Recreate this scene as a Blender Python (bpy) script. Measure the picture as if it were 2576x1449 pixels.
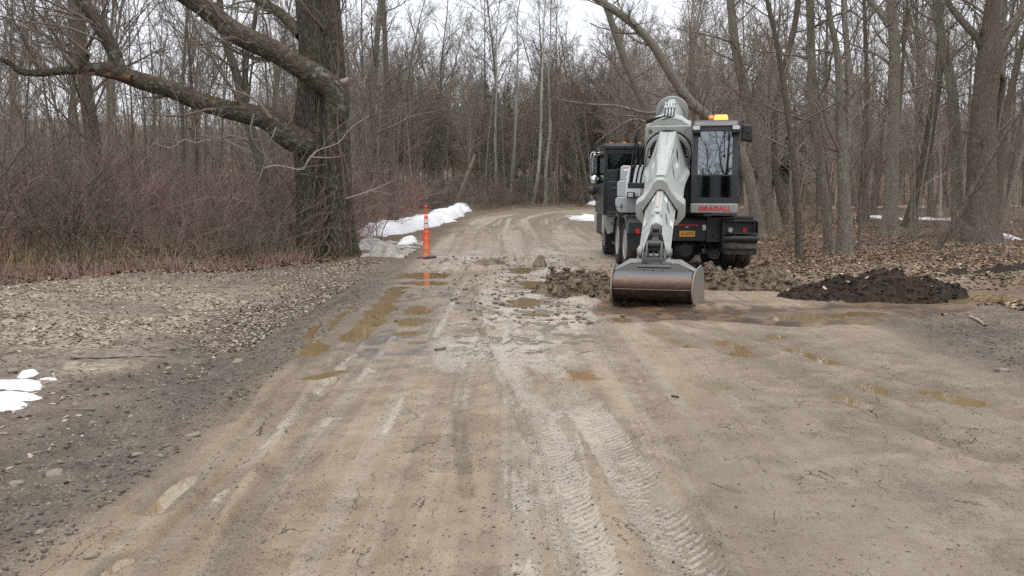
import bpy, bmesh, math, random
import numpy as np
from mathutils import Vector
from mathutils.geometry import tessellate_polygon

# ------------------------------------------------------------------ scene, camera, sky, sun
for o in list(bpy.data.objects): bpy.data.objects.remove(o)
SC = bpy.context.scene
COL = SC.collection
R_ = math.radians
FPX = 2231.0                                   # focal length in pixels of a 2576 px wide picture
PITCH = math.atan((724.5 - 478.0) / FPX)
CZ = 1.6
cam_d = bpy.data.cameras.new("camera"); cam = bpy.data.objects.new("camera", cam_d); COL.objects.link(cam)
cam.location = (0, 0, CZ); cam.rotation_euler = (math.pi / 2 - PITCH, 0, 0)
cam_d.sensor_width = 36; cam_d.lens = 36 * FPX / 2576; cam_d.clip_start = 0.05; cam_d.clip_end = 2000
SC.camera = cam
SUN_EL, SUN_AZ = R_(70), R_(190)               # high thin overcast, light from behind the camera's left shoulder
W = bpy.data.worlds.new("World"); SC.world = W; W.use_nodes = True
nt = W.node_tree; nt.nodes.clear()
sky = nt.nodes.new("ShaderNodeTexSky"); sky.sky_type = 'NISHITA'; sky.sun_disc = False
sky.sun_elevation = SUN_EL; sky.sun_rotation = SUN_AZ; sky.dust_density = 4.0; sky.air_density = 1.0
hs = nt.nodes.new("ShaderNodeHueSaturation"); hs.inputs['Saturation'].default_value = 0.30
mx = nt.nodes.new("ShaderNodeMix"); mx.data_type = 'RGBA'; mx.inputs[0].default_value = 0.70
mx.inputs[7].default_value = (9.6, 10.0, 10.8, 1)   # even cloud deck
bg = nt.nodes.new("ShaderNodeBackground"); bg.inputs['Strength'].default_value = 0.115
wo = nt.nodes.new("ShaderNodeOutputWorld")
nt.links.new(sky.outputs[0], hs.inputs['Color']); nt.links.new(hs.outputs[0], mx.inputs[6])
nt.links.new(mx.outputs[2], bg.inputs[0]); nt.links.new(bg.outputs[0], wo.inputs[0])
sl = bpy.data.lights.new("sun", 'SUN'); sl.energy = 1.0; sl.angle = R_(25); sl.color = (1, .97, .92)
so = bpy.data.objects.new("sun", sl); COL.objects.link(so)
_sd = Vector((math.sin(SUN_AZ) * math.cos(SUN_EL), math.cos(SUN_AZ) * math.cos(SUN_EL), math.sin(SUN_EL)))
so.rotation_euler = _sd.to_track_quat('Z', 'Y').to_euler()
SC.view_settings.view_transform = 'Standard'; SC.view_settings.look = 'None'
SC.view_settings.exposure = 0.38; SC.view_settings.gamma = 1
SC.render.engine = 'CYCLES'
SC.cycles.use_denoising = False; SC.cycles.max_bounces = 6; SC.cycles.diffuse_bounces = 3; SC.cycles.transparent_max_bounces = 12

# ------------------------------------------------------------------ picture-to-place helpers
def ray(u, v):
    x = (u - 1288) / FPX; y = -(v - 724.5) / FPX
    c, s = math.cos(PITCH), math.sin(PITCH)
    return np.array([x, c + y * s, -s + y * c])
def at(u, v, z=0.0):
    d = ray(u, v); t = (z - CZ) / d[2]; return (t * d[0], t * d[1])
def onY(u, v, Y):
    d = ray(u, v); t = Y / d[1]; return (t * d[0], Y, CZ + t * d[2])

# ------------------------------------------------------------------ noise
def _hash(ix, iy, seed):
    n = (ix.astype(np.int64) * 374761393 + iy.astype(np.int64) * 668265263 + seed * 974634777) & 0xffffffff
    n = ((n ^ (n >> 13)) * 1274126177) & 0xffffffff
    return ((n ^ (n >> 16)) & 0xffff) / 65535.0
def vnoise(x, y, seed=0):
    ix = np.floor(x); iy = np.floor(y); fx = x - ix; fy = y - iy
    fx = fx * fx * (3 - 2 * fx); fy = fy * fy * (3 - 2 * fy)
    a = _hash(ix, iy, seed); b = _hash(ix + 1, iy, seed); c = _hash(ix, iy + 1, seed); d = _hash(ix + 1, iy + 1, seed)
    return (a + (b - a) * fx) * (1 - fy) + (c + (d - c) * fx) * fy
def fbm(x, y, seed=0, octs=4, gain=.5):
    s = 0; a = 1; t = 0
    for i in range(octs):
        s = s + a * vnoise(x * 2 ** i + 17.3 * i, y * 2 ** i - 9.1 * i, seed + i); t += a; a *= gain
    return s / t
def sstep(a, b, x):
    t = np.clip((x - a) / (b - a), 0, 1); return t * t * (3 - 2 * t)
def pdist(x, y, pl):
    """distance to a polyline and distance along it"""
    best = np.full(x.shape, 1e9); al = np.zeros(x.shape); acc = 0
    for (x0, y0), (x1, y1) in zip(pl[:-1], pl[1:]):
        dx, dy = x1 - x0, y1 - y0; L2 = dx * dx + dy * dy; L = math.sqrt(L2)
        t = np.clip(((x - x0) * dx + (y - y0) * dy) / L2, 0, 1)
        d = np.hypot(x - x0 - t * dx, y - y0 - t * dy)
        sgn = np.sign((x - x0) * dy - (y - y0) * dx)
        m = d < np.abs(best); best = np.where(m, d * np.where(sgn == 0, 1, sgn), best); al = np.where(m, acc + t * L, al); acc += L
    return best, al

# ------------------------------------------------------------------ object helpers
def tag(o, label=None, cat=None, group=None, kind=None):
    if label: o['label'] = label
    if cat: o['category'] = cat
    if group: o['group'] = group
    if kind: o['kind'] = kind
    return o
def empty(name, loc, rz=0):
    o = bpy.data.objects.new(name, None); o.empty_display_size = .3; COL.objects.link(o)
    o.location = loc; o.rotation_euler = (0, 0, rz); return o
def link(name, me, parent=None):
    o = bpy.data.objects.new(name, me); COL.objects.link(o)
    if parent is not None: o.parent = parent
    return o
def np_mesh(name, V, quads=None, tris=None, mat=None, smooth=True, mats=None):
    me = bpy.data.meshes.new(name)
    V = np.asarray(V, dtype=np.float32)
    me.vertices.add(len(V)); me.vertices.foreach_set('co', V.ravel())
    idx = []; tot = []
    if quads is not None and len(quads): idx.append(np.asarray(quads).ravel()); tot.append(np.full(len(quads), 4))
    if tris is not None and len(tris): idx.append(np.asarray(tris).ravel()); tot.append(np.full(len(tris), 3))
    idx = np.concatenate(idx).astype(np.int32); tot = np.concatenate(tot).astype(np.int32)
    st = np.concatenate(([0], np.cumsum(tot)[:-1])).astype(np.int32)
    me.loops.add(len(idx)); me.loops.foreach_set('vertex_index', idx)
    me.polygons.add(len(tot)); me.polygons.foreach_set('loop_start', st); me.polygons.foreach_set('loop_total', tot)
    me.update(calc_edges=True)
    if smooth: me.polygons.foreach_set('use_smooth', np.ones(len(tot), dtype=bool))
    if mat: me.materials.append(mat)
    return me
def add_attr(me, name, arr, typ='FLOAT_COLOR'):
    a = me.attributes.new(name, typ, 'POINT')
    if typ == 'FLOAT_COLOR': a.data.foreach_set('color', np.asarray(arr, dtype=np.float32).ravel())
    elif typ == 'FLOAT_VECTOR': a.data.foreach_set('vector', np.asarray(arr, dtype=np.float32).ravel())
    else: a.data.foreach_set('value', np.asarray(arr, dtype=np.float32).ravel())

# ------------------------------------------------------------------ materials
class NG:
    def __init__(s, name):
        s.m = bpy.data.materials.new(name); s.m.use_nodes = True; s.t = s.m.node_tree; s.t.nodes.clear()
        s.out = s.n('ShaderNodeOutputMaterial'); s.p = s.n('ShaderNodeBsdfPrincipled'); s.l(s.p.outputs[0], s.out.inputs[0])
    def n(s, k, **kw):
        x = s.t.nodes.new(k)
        for a, b in kw.items(): setattr(x, a, b)
        return x
    def l(s, a, b): s.t.links.new(a, b)
    def put(s, x, sock):
        if isinstance(x, (int, float)): sock.default_value = x
        elif isinstance(x, tuple): sock.default_value = x if len(x) == 4 or sock.type == 'VECTOR' else (*x, 1)
        else: s.l(x, sock)
    def math(s, op, a, b=0.0, c=None, clamp=False):
        x = s.n('ShaderNodeMath', operation=op, use_clamp=clamp); s.put(a, x.inputs[0]); s.put(b, x.inputs[1])
        if c is not None: s.put(c, x.inputs[2])
        return x.outputs[0]
    def mix(s, f, a, b, blend='MIX'):
        x = s.n('ShaderNodeMix', data_type='RGBA', blend_type=blend, clamp_factor=True)
        s.put(f, x.inputs[0]); s.put(a, x.inputs[6]); s.put(b, x.inputs[7]); return x.outputs[2]
    def coord(s, k='Object'): return s.n('ShaderNodeTexCoord').outputs[k]
    def attr(s, name):
        x = s.n('ShaderNodeAttribute', attribute_name=name); return x
    def mapping(s, v, sc=(1, 1, 1)):
        x = s.n('ShaderNodeMapping'); s.l(v, x.inputs[0]); x.inputs['Scale'].default_value = sc; return x.outputs[0]
    def noise(s, v, scale, detail=3, rough=.55, dist=0):
        x = s.n('ShaderNodeTexNoise'); s.l(v, x.inputs['Vector']); x.inputs['Scale'].default_value = scale
        x.inputs['Detail'].default_value = detail; x.inputs['Roughness'].default_value = rough; x.inputs['Distortion'].default_value = dist
        return x
    def voro(s, v, scale, feature='F1', rnd=1):
        x = s.n('ShaderNodeTexVoronoi', feature=feature); s.l(v, x.inputs['Vector']); x.inputs['Scale'].default_value = scale
        x.inputs['Randomness'].default_value = rnd; return x
    def ramp(s, f, stops):
        x = s.n('ShaderNodeValToRGB'); s.put(f, x.inputs[0]); e = x.color_ramp.elements
        while len(e) < len(stops): e.new(.5)
        for i, (p, c) in enumerate(stops): e[i].position = p; e[i].color = (*c, 1) if len(c) == 3 else c
        return x.outputs[0]
    def mr(s, f, a, b, c=0.0, d=1.0):
        x = s.n('ShaderNodeMapRange'); s.put(f, x.inputs[0]); x.inputs[1].default_value = a; x.inputs[2].default_value = b
        x.inputs[3].default_value = c; x.inputs[4].default_value = d; return x.outputs[0]
    def dyn(s, f, a, b):
        x = s.n('ShaderNodeMapRange'); s.put(f, x.inputs[0]); s.put(a, x.inputs[1]); s.put(b, x.inputs[2]); x.inputs[3].default_value = 0; x.inputs[4].default_value = 1; return x.outputs[0]
    def bump(s, h, dist, strength=1.0, prev=None):
        x = s.n('ShaderNodeBump'); s.put(h, x.inputs['Height']); x.inputs['Distance'].default_value = dist; x.inputs['Strength'].default_value = strength
        if prev is not None: s.l(prev, x.inputs['Normal'])
        return x.outputs[0]
    def set(s, color=None, rough=None, metal=None, normal=None, spec=None):
        if color is not None: s.put(color, s.p.inputs['Base Color'])
        if rough is not None: s.put(rough, s.p.inputs['Roughness'])
        if metal is not None: s.put(metal, s.p.inputs['Metallic'])
        if normal is not None: s.l(normal, s.p.inputs['Normal'])
        if spec is not None: s.put(spec, s.p.inputs['Specular IOR Level'])
        return s.m

def paint(name, col, rough=.4, dirt=(.2, .16, .11), amount=.35, scale=6, metal=0, low=None):
    """painted metal or rubber with splashed mud and worn patches; 'low' = height below which mud clings"""
    g = NG(name); c = g.coord()
    n1 = g.noise(c, scale, 5, .65).outputs[0]; n2 = g.noise(c, scale * 9, 3, .6).outputs[0]
    f = g.mr(n1, .45, .75, 0, amount)
    if low is not None:
        z = g.n('ShaderNodeSeparateXYZ'); g.l(c, z.inputs[0])
        f = g.math('MAXIMUM', f, g.math('MULTIPLY', g.mr(z.outputs[2], low + .45, low - .1, 0, 1), g.mr(n2, .3, .62, .15, .95)))
    v = g.mix(g.mr(n2, .3, .7, 0, .22), col, tuple(x * .7 for x in col))
    colr = g.mix(f, v, dirt)
    r = g.mr(f, 0, 1, rough, .85)
    return g.set(colr, r, metal, g.bump(n2, .002, .35))
def plain(name, col, rough=.5, metal=0, var=.2, scale=20):
    g = NG(name); n = g.noise(g.coord(), scale, 4, .6).outputs[0]
    return g.set(g.mix(g.mr(n, .3, .7, 0, 1), tuple(c * (1 - var) for c in col), tuple(min(1, c * (1 + var)) for c in col)), rough, metal, g.bump(n, .003, .3))
def bark_mat(name, dark, light, lichen=None, lich_amt=.0, scale=1.0, moss=None, depth=.03, rnd=.25):
    g = NG(name); a = g.attr('bk').outputs['Vector']
    oi = g.n('ShaderNodeObjectInfo').outputs['Random']
    st = g.mapping(a, (1, 1, .22))
    n1 = g.noise(st, 14 * scale, 5, .65, .6).outputs[0]
    vo = g.voro(st, 20 * scale, 'DISTANCE_TO_EDGE').outputs['Distance']
    n2 = g.noise(a, 3.0, 4, .6).outputs[0]
    h = g.math('ADD', g.math('MULTIPLY', g.mr(vo, 0, .35), .6), g.math('MULTIPLY', n1, .7))
    col = g.mix(g.mr(h, .25, .95), dark, light)
    if lichen:
        n3 = g.noise(a, 9, 4, .7).outputs[0]
        col = g.mix(g.math('MULTIPLY', g.mr(n3, .55 - .1 * lich_amt, .66, 0, 1), g.mr(n2, .40, .6, .15, 1)), col, lichen)
    if moss:
        ge = g.n('ShaderNodeNewGeometry'); z = g.n('ShaderNodeSeparateXYZ'); g.l(ge.outputs['Normal'], z.inputs[0])
        n4 = g.noise(a, 6, 4, .6).outputs[0]
        col = g.mix(g.math('MULTIPLY', g.mr(z.outputs[2], .45, .95), g.mr(n4, .42, .58)), col, moss)
    v = g.n('ShaderNodeHueSaturation'); g.put(col, v.inputs['Color']); g.put(g.mr(oi, 0, 1, 1 - rnd, 1 + rnd), v.inputs['Value'])
    return g.set(v.outputs[0], .9, 0, g.bump(h, depth, .9), .2)
def twig_mat(name, a, b):
    g = NG(name); oi = g.n('ShaderNodeObjectInfo').outputs['Random']
    n = g.noise(g.coord(), 1.3, 2).outputs[0]
    f = g.math('ADD', g.math('MULTIPLY', g.mr(n, .3, .7), .6), g.math('MULTIPLY', oi, .4))
    return g.set(g.mix(f, a, b), .85, spec=.2)

M = {}
M['bark'] = bark_mat('bark_grey', (.09, .075, .058), (.275, .24, .19), (.27, .28, .22), .6, 1.6, depth=.012)
M['bark_dark'] = bark_mat('bark_dark', (.06, .049, .039), (.195, .163, .125), (.2, .2, .15), .2, 1.4, depth=.014)
M['bark_old'] = bark_mat('bark_old', (.030, .024, .018), (.165, .135, .104), (.19, .185, .15), .25, .95, depth=.05, rnd=0)
M['bark_limb'] = bark_mat('bark_limb', (.036, .028, .021), (.150, .122, .094), (.25, .26, .21), .55, 1.2, moss=(.125, .075, .02), depth=.03, rnd=0)
M['birch'] = bark_mat('bark_birch', (.16, .145, .125), (.55, .52, .47), (.3, .28, .24), .5, 1.5, depth=.004)
M['snag'] = bark_mat('dead_wood', (.16, .125, .085), (.46, .39, .29), None, 0, 1.3, depth=.01)
M['twig'] = twig_mat('twig_brown', (.125, .102, .082), (.25, .212, .175))
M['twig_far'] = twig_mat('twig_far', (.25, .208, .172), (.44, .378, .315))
M['twig_dark'] = twig_mat('twig_dark', (.065, .05, .04), (.13, .105, .085))
M['twig_red'] = twig_mat('twig_red', (.17, .105, .090), (.40, .275, .232))
M['vine'] = twig_mat('vine_tan', (.15, .12, .085), (.27, .225, .165))
M['pale_twig'] = twig_mat('twig_pale', (.3, .27, .22), (.45, .41, .34))
M['drygrass'] = twig_mat('dry_grass', (.22, .16, .09), (.40, .31, .19))
M['needle'] = twig_mat('needle_green', (.022, .033, .016), (.055, .07, .035))
g = NG('leaf_litter'); a = g.attr('lc'); M['leaf'] = g.set(a.outputs['Color'], .75, spec=.3)
g = NG('stones'); a = g.attr('lc'); M['stone'] = g.set(g.mix(g.mr(g.noise(g.coord(), 60, 3).outputs[0], .3, .7, 0, .5), a.outputs['Color'], (.08, .07, .06)), .8)
g = NG('clods'); c = g.coord(); n = g.noise(c, 7, 6, .7).outputs[0]; n2 = g.noise(c, 45, 4, .7).outputs[0]
M['clod'] = g.set(g.mix(g.mr(n, .35, .65), (.055, .038, .024), (.235, .170, .102)), g.mr(n2, .3, .7, .25, .75), 0, g.bump(n2, .02, .9))
g = NG('black_soil'); c = g.coord(); n = g.noise(c, 9, 6, .75).outputs[0]; n2 = g.noise(c, 60, 4, .7).outputs[0]
M['soil'] = g.set(g.mix(g.mr(n, .4, .7), (.024, .017, .012), (.078, .055, .039)), .85, 0, g.bump(n2, .03, 1.0), .25)
g = NG('snow'); c = g.coord(); n = g.noise(c, 30, 5, .7).outputs[0]; n2 = g.noise(c, 4, 4, .6).outputs[0]; at_ = g.attr('dirt').outputs['Fac']
f = g.math('ADD', g.math('MULTIPLY', g.mr(n, .53, .66, 0, 1), .35), g.math('MULTIPLY', at_, g.mr(n2, .25, .7, .55, 1.0)), clamp=True)
M['snow'] = g.set(g.mix(f, (.80, .81, .83), (.23, .19, .145)), .6, 0, g.bump(n, .012, .5))
g = NG('muddy_water'); c = g.coord(); n = g.noise(c, 1.6, 3).outputs[0]
M['water'] = g.set(g.mix(g.mr(n, .35, .65), (.215, .148, .070), (.26, .185, .094)), .02, 0, g.bump(g.noise(c, 9, 2).outputs[0], .0015, .08), 1.0)

# ------------------------------------------------------------------ ground shape
ROAD = [(1.1, -60), (1.1, 20), (0.85, 34), (1.1, 42), (2.6, 49), (6.0, 54), (12, 57), (40, 62)]
def px(l): return [at(u, v) for u, v in l]
# puddles: (centre px, half width px, half height px) or a strip [(px ...)], half width m
PUD_E = [(1030, 782, 46, 12), (1027, 808, 44, 9), (1022, 838, 34, 5), (1070, 692, 72, 8), (1062, 711, 62, 5), (1310, 679, 30, 7),
         (1335, 714, 26, 9), (1318, 759, 44, 11), (1345, 789, 38, 4), (1565, 803, 26, 6), (1955, 845, 31, 7), (1797, 968, 33, 7)]
PUD_S = [([(775, 885), (905, 765)], .15), ([(890, 850), (960, 770), (1000, 722)], .15), ([(785, 948), (850, 930)], .09), ([(1822, 858), (1850, 872), (1876, 886)], .14),
         ([(2000, 877), (2040, 890), (2095, 910)], .10), ([(2112, 990), (2145, 1003), (2188, 1020)], .085), ([(2190, 968), (2235, 982), (2300, 998)], .11),
         ([(2345, 985), (2430, 1006)], .13), ([(388, 1278), (440, 1226), (480, 1194)], .065), ([(262, 1436), (318, 1402)], .04),
         ([(1965, 796), (2080, 792), (2190, 786)], .24), ([(2330, 755), (2420, 752), (2520, 742)], .42), ([(1655, 832), (1735, 868)], .10), ([(775, 845), (800, 815)], .06)]
PUD = []
for u, v, hw, hh in PUD_E:
    cx, cy = at(u, v); rx = abs(at(u + hw, v)[0] - cx); ry = abs(at(u, v - hh)[1] - at(u, v + hh)[1]) / 2
    PUD.append(('e', cx, cy, rx * 1.15, ry * 1.2))
for l, w in PUD_S: PUD.append(('s', px(l), w * 1.25))
WZ = -0.012
def pud_q(p, x, y):
    if p[0] == 'e': return np.hypot((x - p[1]) / p[3], (y - p[2]) / p[4])
    return np.abs(pdist(x, y, p[1])[0]) / p[2]
def pud_box(p, k=2.4):
    if p[0] == 'e': return p[1] - k * p[3], p[1] + k * p[3], p[2] - k * p[4], p[2] + k * p[4]
    xs = [q[0] for q in p[1]]; ys = [q[1] for q in p[1]]; w = p[2] * k
    return min(xs) - w, max(xs) + w, min(ys) - w, max(ys) + w
# wheel tracks: points px, half width m, depth m, kind
TRK = [([(1200, 690), (1237, 800), (1268, 900), (1325, 1010), (1405, 1200), (1490, 1449)], .145, .022, 1),
       ([(1225, 690), (1290, 800), (1350, 900), (1490, 1050), (1590, 1200), (1765, 1449)], .15, .020, 1),
       ([(1190, 690), (1205, 800), (1225, 880), (1282, 990), (1340, 1120), (1430, 1449)], .05, .045, 0),
       ([(390, 1449), (560, 1200), (740, 960), (860, 830), (1000, 690)], .13, .034, 0),
       ([(540, 1449), (660, 1240), (800, 1000), (900, 850), (1030, 690)], .08, .024, 0),
       ([(570, 1060), (640, 960), (760, 840), (900, 730)], .10, .035, 0),
       ([(1640, 820), (1900, 900), (2150, 1010), (2500, 1150)], .16, .02, 0),
       ([(1700, 810), (2050, 880), (2400, 990), (2576, 1050)], .16, .02, 0),
       ([(1180, 860), (1150, 980), (1160, 1120), (1180, 1250)], .05, .02, 0)]
TRK = [(px(l), w, d, k) for l, w, d, k in TRK]
TRENCH = [at(1380, 768), at(1560, 776), at(1800, 790), at(2070, 792), at(2300, 765), at(2576, 742), (16, 13.6)]

def road_d(x, y):
    d, al = pdist(x, y, ROAD)
    return d, al                               # + = left?  (signed)
def road_mask(x, y):
    d, _ = road_d(x, y); n = fbm(x * .8, y * .8, 5, 3) - .5
    return 3.15 - np.abs(d) + .5 * n           # > 0 on the road
def hgt(x, y, full=False):
    x = np.asarray(x, dtype=float); y = np.asarray(y, dtype=float)
    r = road_mask(x, y); rm = sstep(-.5, .35, r)
    rise = .5 * sstep(24, 62, y) + 3.2 * sstep(70, 150, y) + 10.0 * sstep(108, 185, y) + 2.0 * sstep(45, 110, np.abs(x)) * sstep(20, 50, y)
    big = (fbm(x * .12, y * .12, 11, 3) - .5)
    off = 1 - rm
    side = sstep(.3, 5, -r)
    h = rise + side * (.14 + .55 * big) + off * ((fbm(x * 1.3, y * 1.3, 21, 4) - .5) * .10 + (fbm(x * 7, y * 7, 25, 3) - .5) * .035)
    # road: faint washboard and clods, rougher in the churned middle distance
    churn = sstep(9, 12, y) * sstep(26, 18, y) * rm * sstep(3.2, 1.2, np.abs(x + .1))
    h = h + rm * ((fbm(x * .9, y * .9, 31, 2) - .5) * .012 + (fbm(x * 12, y * 12, 35, 3) - .5) * .006)
    h = h + churn * ((fbm(x * 2.2, y * 2.2, 41, 4) - .42) * .13 + (fbm(x * 9, y * 9, 45, 3) - .5) * .03)
    far = rm * sstep(16, 20, y) * (fbm(x * .7, y * 2.4, 47, 3) - .5) * .05
    h = h + far
    dark = sstep(.25, -.1, r) * sstep(-1.5, -.7, r)
    h = h + dark * ((fbm(x * 16, y * 16, 49, 3) - .5) * .04)
    # wheel tracks
    lug = np.zeros_like(h); rut = np.zeros_like(h)
    for pl, w, dp, k in TRK:
        xs = [p[0] for p in pl]; ys = [p[1] for p in pl]
        m = (x > min(xs) - .6) & (x < max(xs) + .6) & (y > min(ys) - .6) & (y < max(ys) + .6)
        if not m.any(): continue
        d, al = pdist(x[m], y[m], pl); e = sstep(0, .8, al) * 1.0
        wob = (fbm(al * .7, al * 0 + k, 51, 2) - .5) * .03
        ad = np.abs(d + wob)
        fade = .55 + .45 * sstep(.35, .6, fbm(al * .9, al * 0 + 7, 53, 2))
        prof = -dp * sstep(w, w * .72, ad) + dp * .55 * np.exp(-((ad - w * 1.18) / (w * .22 + .012)) ** 2)
        if k == 1:
            ch = np.abs(((al * 1.0 + np.abs(d) * .9) / .062) % 1 - .5) * 2
            ch = np.clip(ch + .7 * (fbm(x[m] * 14, y[m] * 14, 57, 3) - .5), 0, 1)
            prof = prof + .0055 * sstep(.35, .65, ch) * sstep(w * 1.02, w * .85, ad) * fade
            lug[m] = np.maximum(lug[m], sstep(w * 1.2, w * .95, ad) * e * (.72 + .28 * ch))
        else:
            ch = np.abs((al / .06) % 1 - .5) * 2
            prof = prof + .009 * ch * sstep(w, w * .8, ad); rut[m] = np.maximum(rut[m], sstep(w, w * .7, ad) * fade * (.5 + .5 * ch))
        h[m] = h[m] + prof * fade * e
    # trench strip dug across the roadside
    m = (x > .2) & (x < 14) & (y > 9.5) & (y < 15.5)
    tr = np.zeros_like(h)
    if m.any():
        d, al = pdist(x[m], y[m], TRENCH); n = fbm(x[m] * 2.4, y[m] * 2.4, 61, 3) - .5
        t = sstep(1.0, .55, np.abs(d) + .7 * n); tr[m] = t
        h[m] = h[m] * (1 - t) + t * (-.045 + .06 * (fbm(x[m] * 5, y[m] * 5, 63, 4) - .5))
    pw = np.zeros_like(h)
    for p in PUD:
        x0, x1, y0, y1 = pud_box(p)
        m = (x > x0) & (x < x1) & (y > y0) & (y < y1)
        if not m.any(): continue
        q = pud_q(p, x[m], y[m]); qn = q + (fbm(x[m] * 4.5, y[m] * 4.5, 71, 4) - .5) * 1.1
        w = sstep(2.3, 1.5, q); t = WZ + np.clip(.024 * (qn - 1), -.03, .02)
        h[m] = h[m] * (1 - w) + t * w; pw[m] = np.maximum(pw[m], sstep(1.9, .9, qn))
    if full: return h, dict(r=r, rm=rm, churn=churn, dark=dark, lug=lug, rut=rut, tr=tr, pw=pw)
    return h
def h1(x, y): return float(hgt(np.array([x]), np.array([y]))[0])

def axis(lo, hi, step, stops):
    """graded axis: fine near the road in front, coarser outwards"""
    v = [lo]
    while v[-1] < hi:
        v.append(v[-1] + step(v[-1]))
    return np.array(v)
gx = axis(-110, 110, lambda x: .022 if abs(x) < 4.6 else (.022 + .024 * (abs(x) - 4.6) if abs(x) < 40 else 2.5), 0)
gy = axis(-70, 190, lambda y: (1.5 if y < -3 else (.25 if y < 2.4 else (.02 if y < 7 else (.02 * (y / 7) ** 1.4 if y < 75 else 2.2)))), 0)
GX, GY = np.meshgrid(gx, gy); nxg, nyg = len(gx), len(gy)
X = GX.ravel(); Y = GY.ravel()
H, K = hgt(X, Y, True)
def mixc(c, f, d): return c * (1 - f[:, None]) + np.array(d)[None, :] * f[:, None]
def cc(a): return np.tile(np.array(a, dtype=float), (len(X), 1))
RD, RA = pdist(X, Y, ROAD)
n1 = fbm(X * .5, Y * .22, 101, 4); n2 = fbm(X * 2.1, Y * 1.0, 103, 4); n3 = fbm(X * 1.1, Y * 1.1, 105, 5); n4 = fbm(X * 5, Y * 5, 107, 4)
n5 = fbm(X * 14, Y * 14, 108, 3); ns = fbm(RD * 7, RA * .13, 109, 4); nt_ = fbm(RD * 15, RA * .09, 110, 3)   # streaks along the road
nd = fbm((X * .80 + Y * .6) * .55, (Y * .80 - X * .6) * 2.6, 112, 4)   # streaks of the turning wheels at right
alb = cc((.305, .230, .156))
alb = mixc(alb, sstep(.40, .62, n2) * .6, (.375, .298, .216))
alb = mixc(alb, sstep(.45, .60, ns) * .55, (.245, .190, .138))
alb = mixc(alb, sstep(.52, .62, nt_) * .5, (.37, .31, .24))
pale = sstep(1.7, .5, np.abs(X - .1 - .06 * (Y - 9))) * sstep(5.0, 9.5, Y) * sstep(26, 15, Y)
pale = np.maximum(pale, sstep(16, 20, Y) * sstep(30, 24, Y) * .8)
rightf = sstep(.9, 2.2, X) * sstep(12.5, 10.5, Y)
blot = np.maximum.reduce([.40 * n3 + .42 * n4 + .10 * n5 + .045, (.55 * nd + .30 * n4 + .15 * n5 + .015) * rightf, (.5 * n1 + .35 * n4 + .15 * n5 + .01) * sstep(.8, 2.4, X), (.45 * ns + .35 * n4 + .20 * n5 + .0) * (1 - rightf)])
clay = np.maximum(pale * (n3 * .75 + n4 * .35 + .02), K['lug'] * (n2 * .30 + .18 * n4 + .33))
clay = np.maximum(clay, (nt_ * .5 + n4 * .4 - .06) * sstep(1.6, .4, X) * sstep(.45, .6, n2))
pits = pale * (.55 * n4 + .45 * n5 + .02)
# blue-grey stony patch left of the middle
st = np.maximum(np.exp(-((X + 1.45) / .8) ** 2 - ((Y - 12.6) / 1.8) ** 2), .8 * np.exp(-((X + 1.3) / .6) ** 2 - ((Y - 9.4) / 1.3) ** 2))
alb = mixc(alb, np.clip(st * sstep(.35, .6, n4) * 1.5, 0, .95), (.150, .140, .128))
# far road: ochre gravel with wheel lines round the bend
alb = mixc(alb, sstep(27, 36, Y) * .75, (.315, .248, .165))
alb = mixc(alb, sstep(27, 36, Y) * sstep(.46, .56, fbm(RD * 1.7, RA * .06, 113, 3)) * .75, (.185, .145, .105))
alb = mixc(alb, sstep(22, 28, Y) * sstep(.52, .60, fbm(RD * 2.3 + 4, RA * .10, 114, 3)) * .6, (.40, .345, .265))
lg = K['lug']
alb = mixc(alb, sstep(.1, .5, lg) * .4, (.34, .285, .215))
o1 = np.exp(-((X - .55) / .35) ** 2 - ((Y - 7.55) / .25) ** 2)
alb = mixc(alb, np.clip(o1 * sstep(.4, .55, n4) * 1.5, 0, 1), (.24, .135, .05))
alb = mixc(alb, sstep(.95, 1.5, X + .22 * (Y - 6) * -1 + .25 * (n4 - .5)) * sstep(11, 9, Y) * .6, (.212, .165, .120))
alb = mixc(alb, sstep(.9, 2, X) * sstep(12.5, 11, Y) * sstep(.5, .6, nd) * .4, (.355, .282, .205))
alb = mixc(alb, K['rut'] * .75, (.205, .155, .105))
road_alb = alb
# off the road
left = X < 0
lit = cc((.215, .172, .128))
leafm = sstep(-1.15, -1.7, K['r'] + .9 * (n3 - .5))
lit = mixc(lit, leafm * (.35 + .65 * sstep(.38, .54, n3)) * left * sstep(6.0, 8.0, Y) * sstep(15.5, 13, Y) * .9, (.50, .425, .325)); lit = mixc(lit, sstep(.50, .62, n5) * left * .5, (.12, .092, .068))
lit = mixc(lit, sstep(.52, .62, fbm(X * .9, Y * .9, 111, 4)) * .45, (.13, .102, .076))
lit = mixc(lit, sstep(0, 1, np.where(left, (Y - (16.5 + .75 * (X + 5.5))) / 1.6 + 1.6 * (n3 - .5), -1)) , (.165, .112, .07))
lit = mixc(lit, sstep(4.0, 5.2, X) * sstep(12, 15, Y), (.19, .115, .062))
lit = mixc(lit, sstep(4.0, 5.2, X) * sstep(12, 15, Y) * sstep(.5, .62, n3) * .6, (.115, .075, .046))
lit = mixc(lit, sstep(18.3, 17.2, Y) * sstep(13.8, 14.6, Y) * sstep(4.2, 5, X) * sstep(11, 7, X) * .7, (.33, .275, .205))
lit = mixc(lit, left * sstep(26, 30, Y) * sstep(-7, -10, X) * sstep(.36, .55, n1), (.43, .35, .23))
alb = mixc(lit, sstep(-.35, .1, K['r'] + .35 * (n4 - .5)), (0, 0, 0)) + road_alb * sstep(-.35, .1, K['r'] + .35 * (n4 - .5))[:, None]
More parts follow.
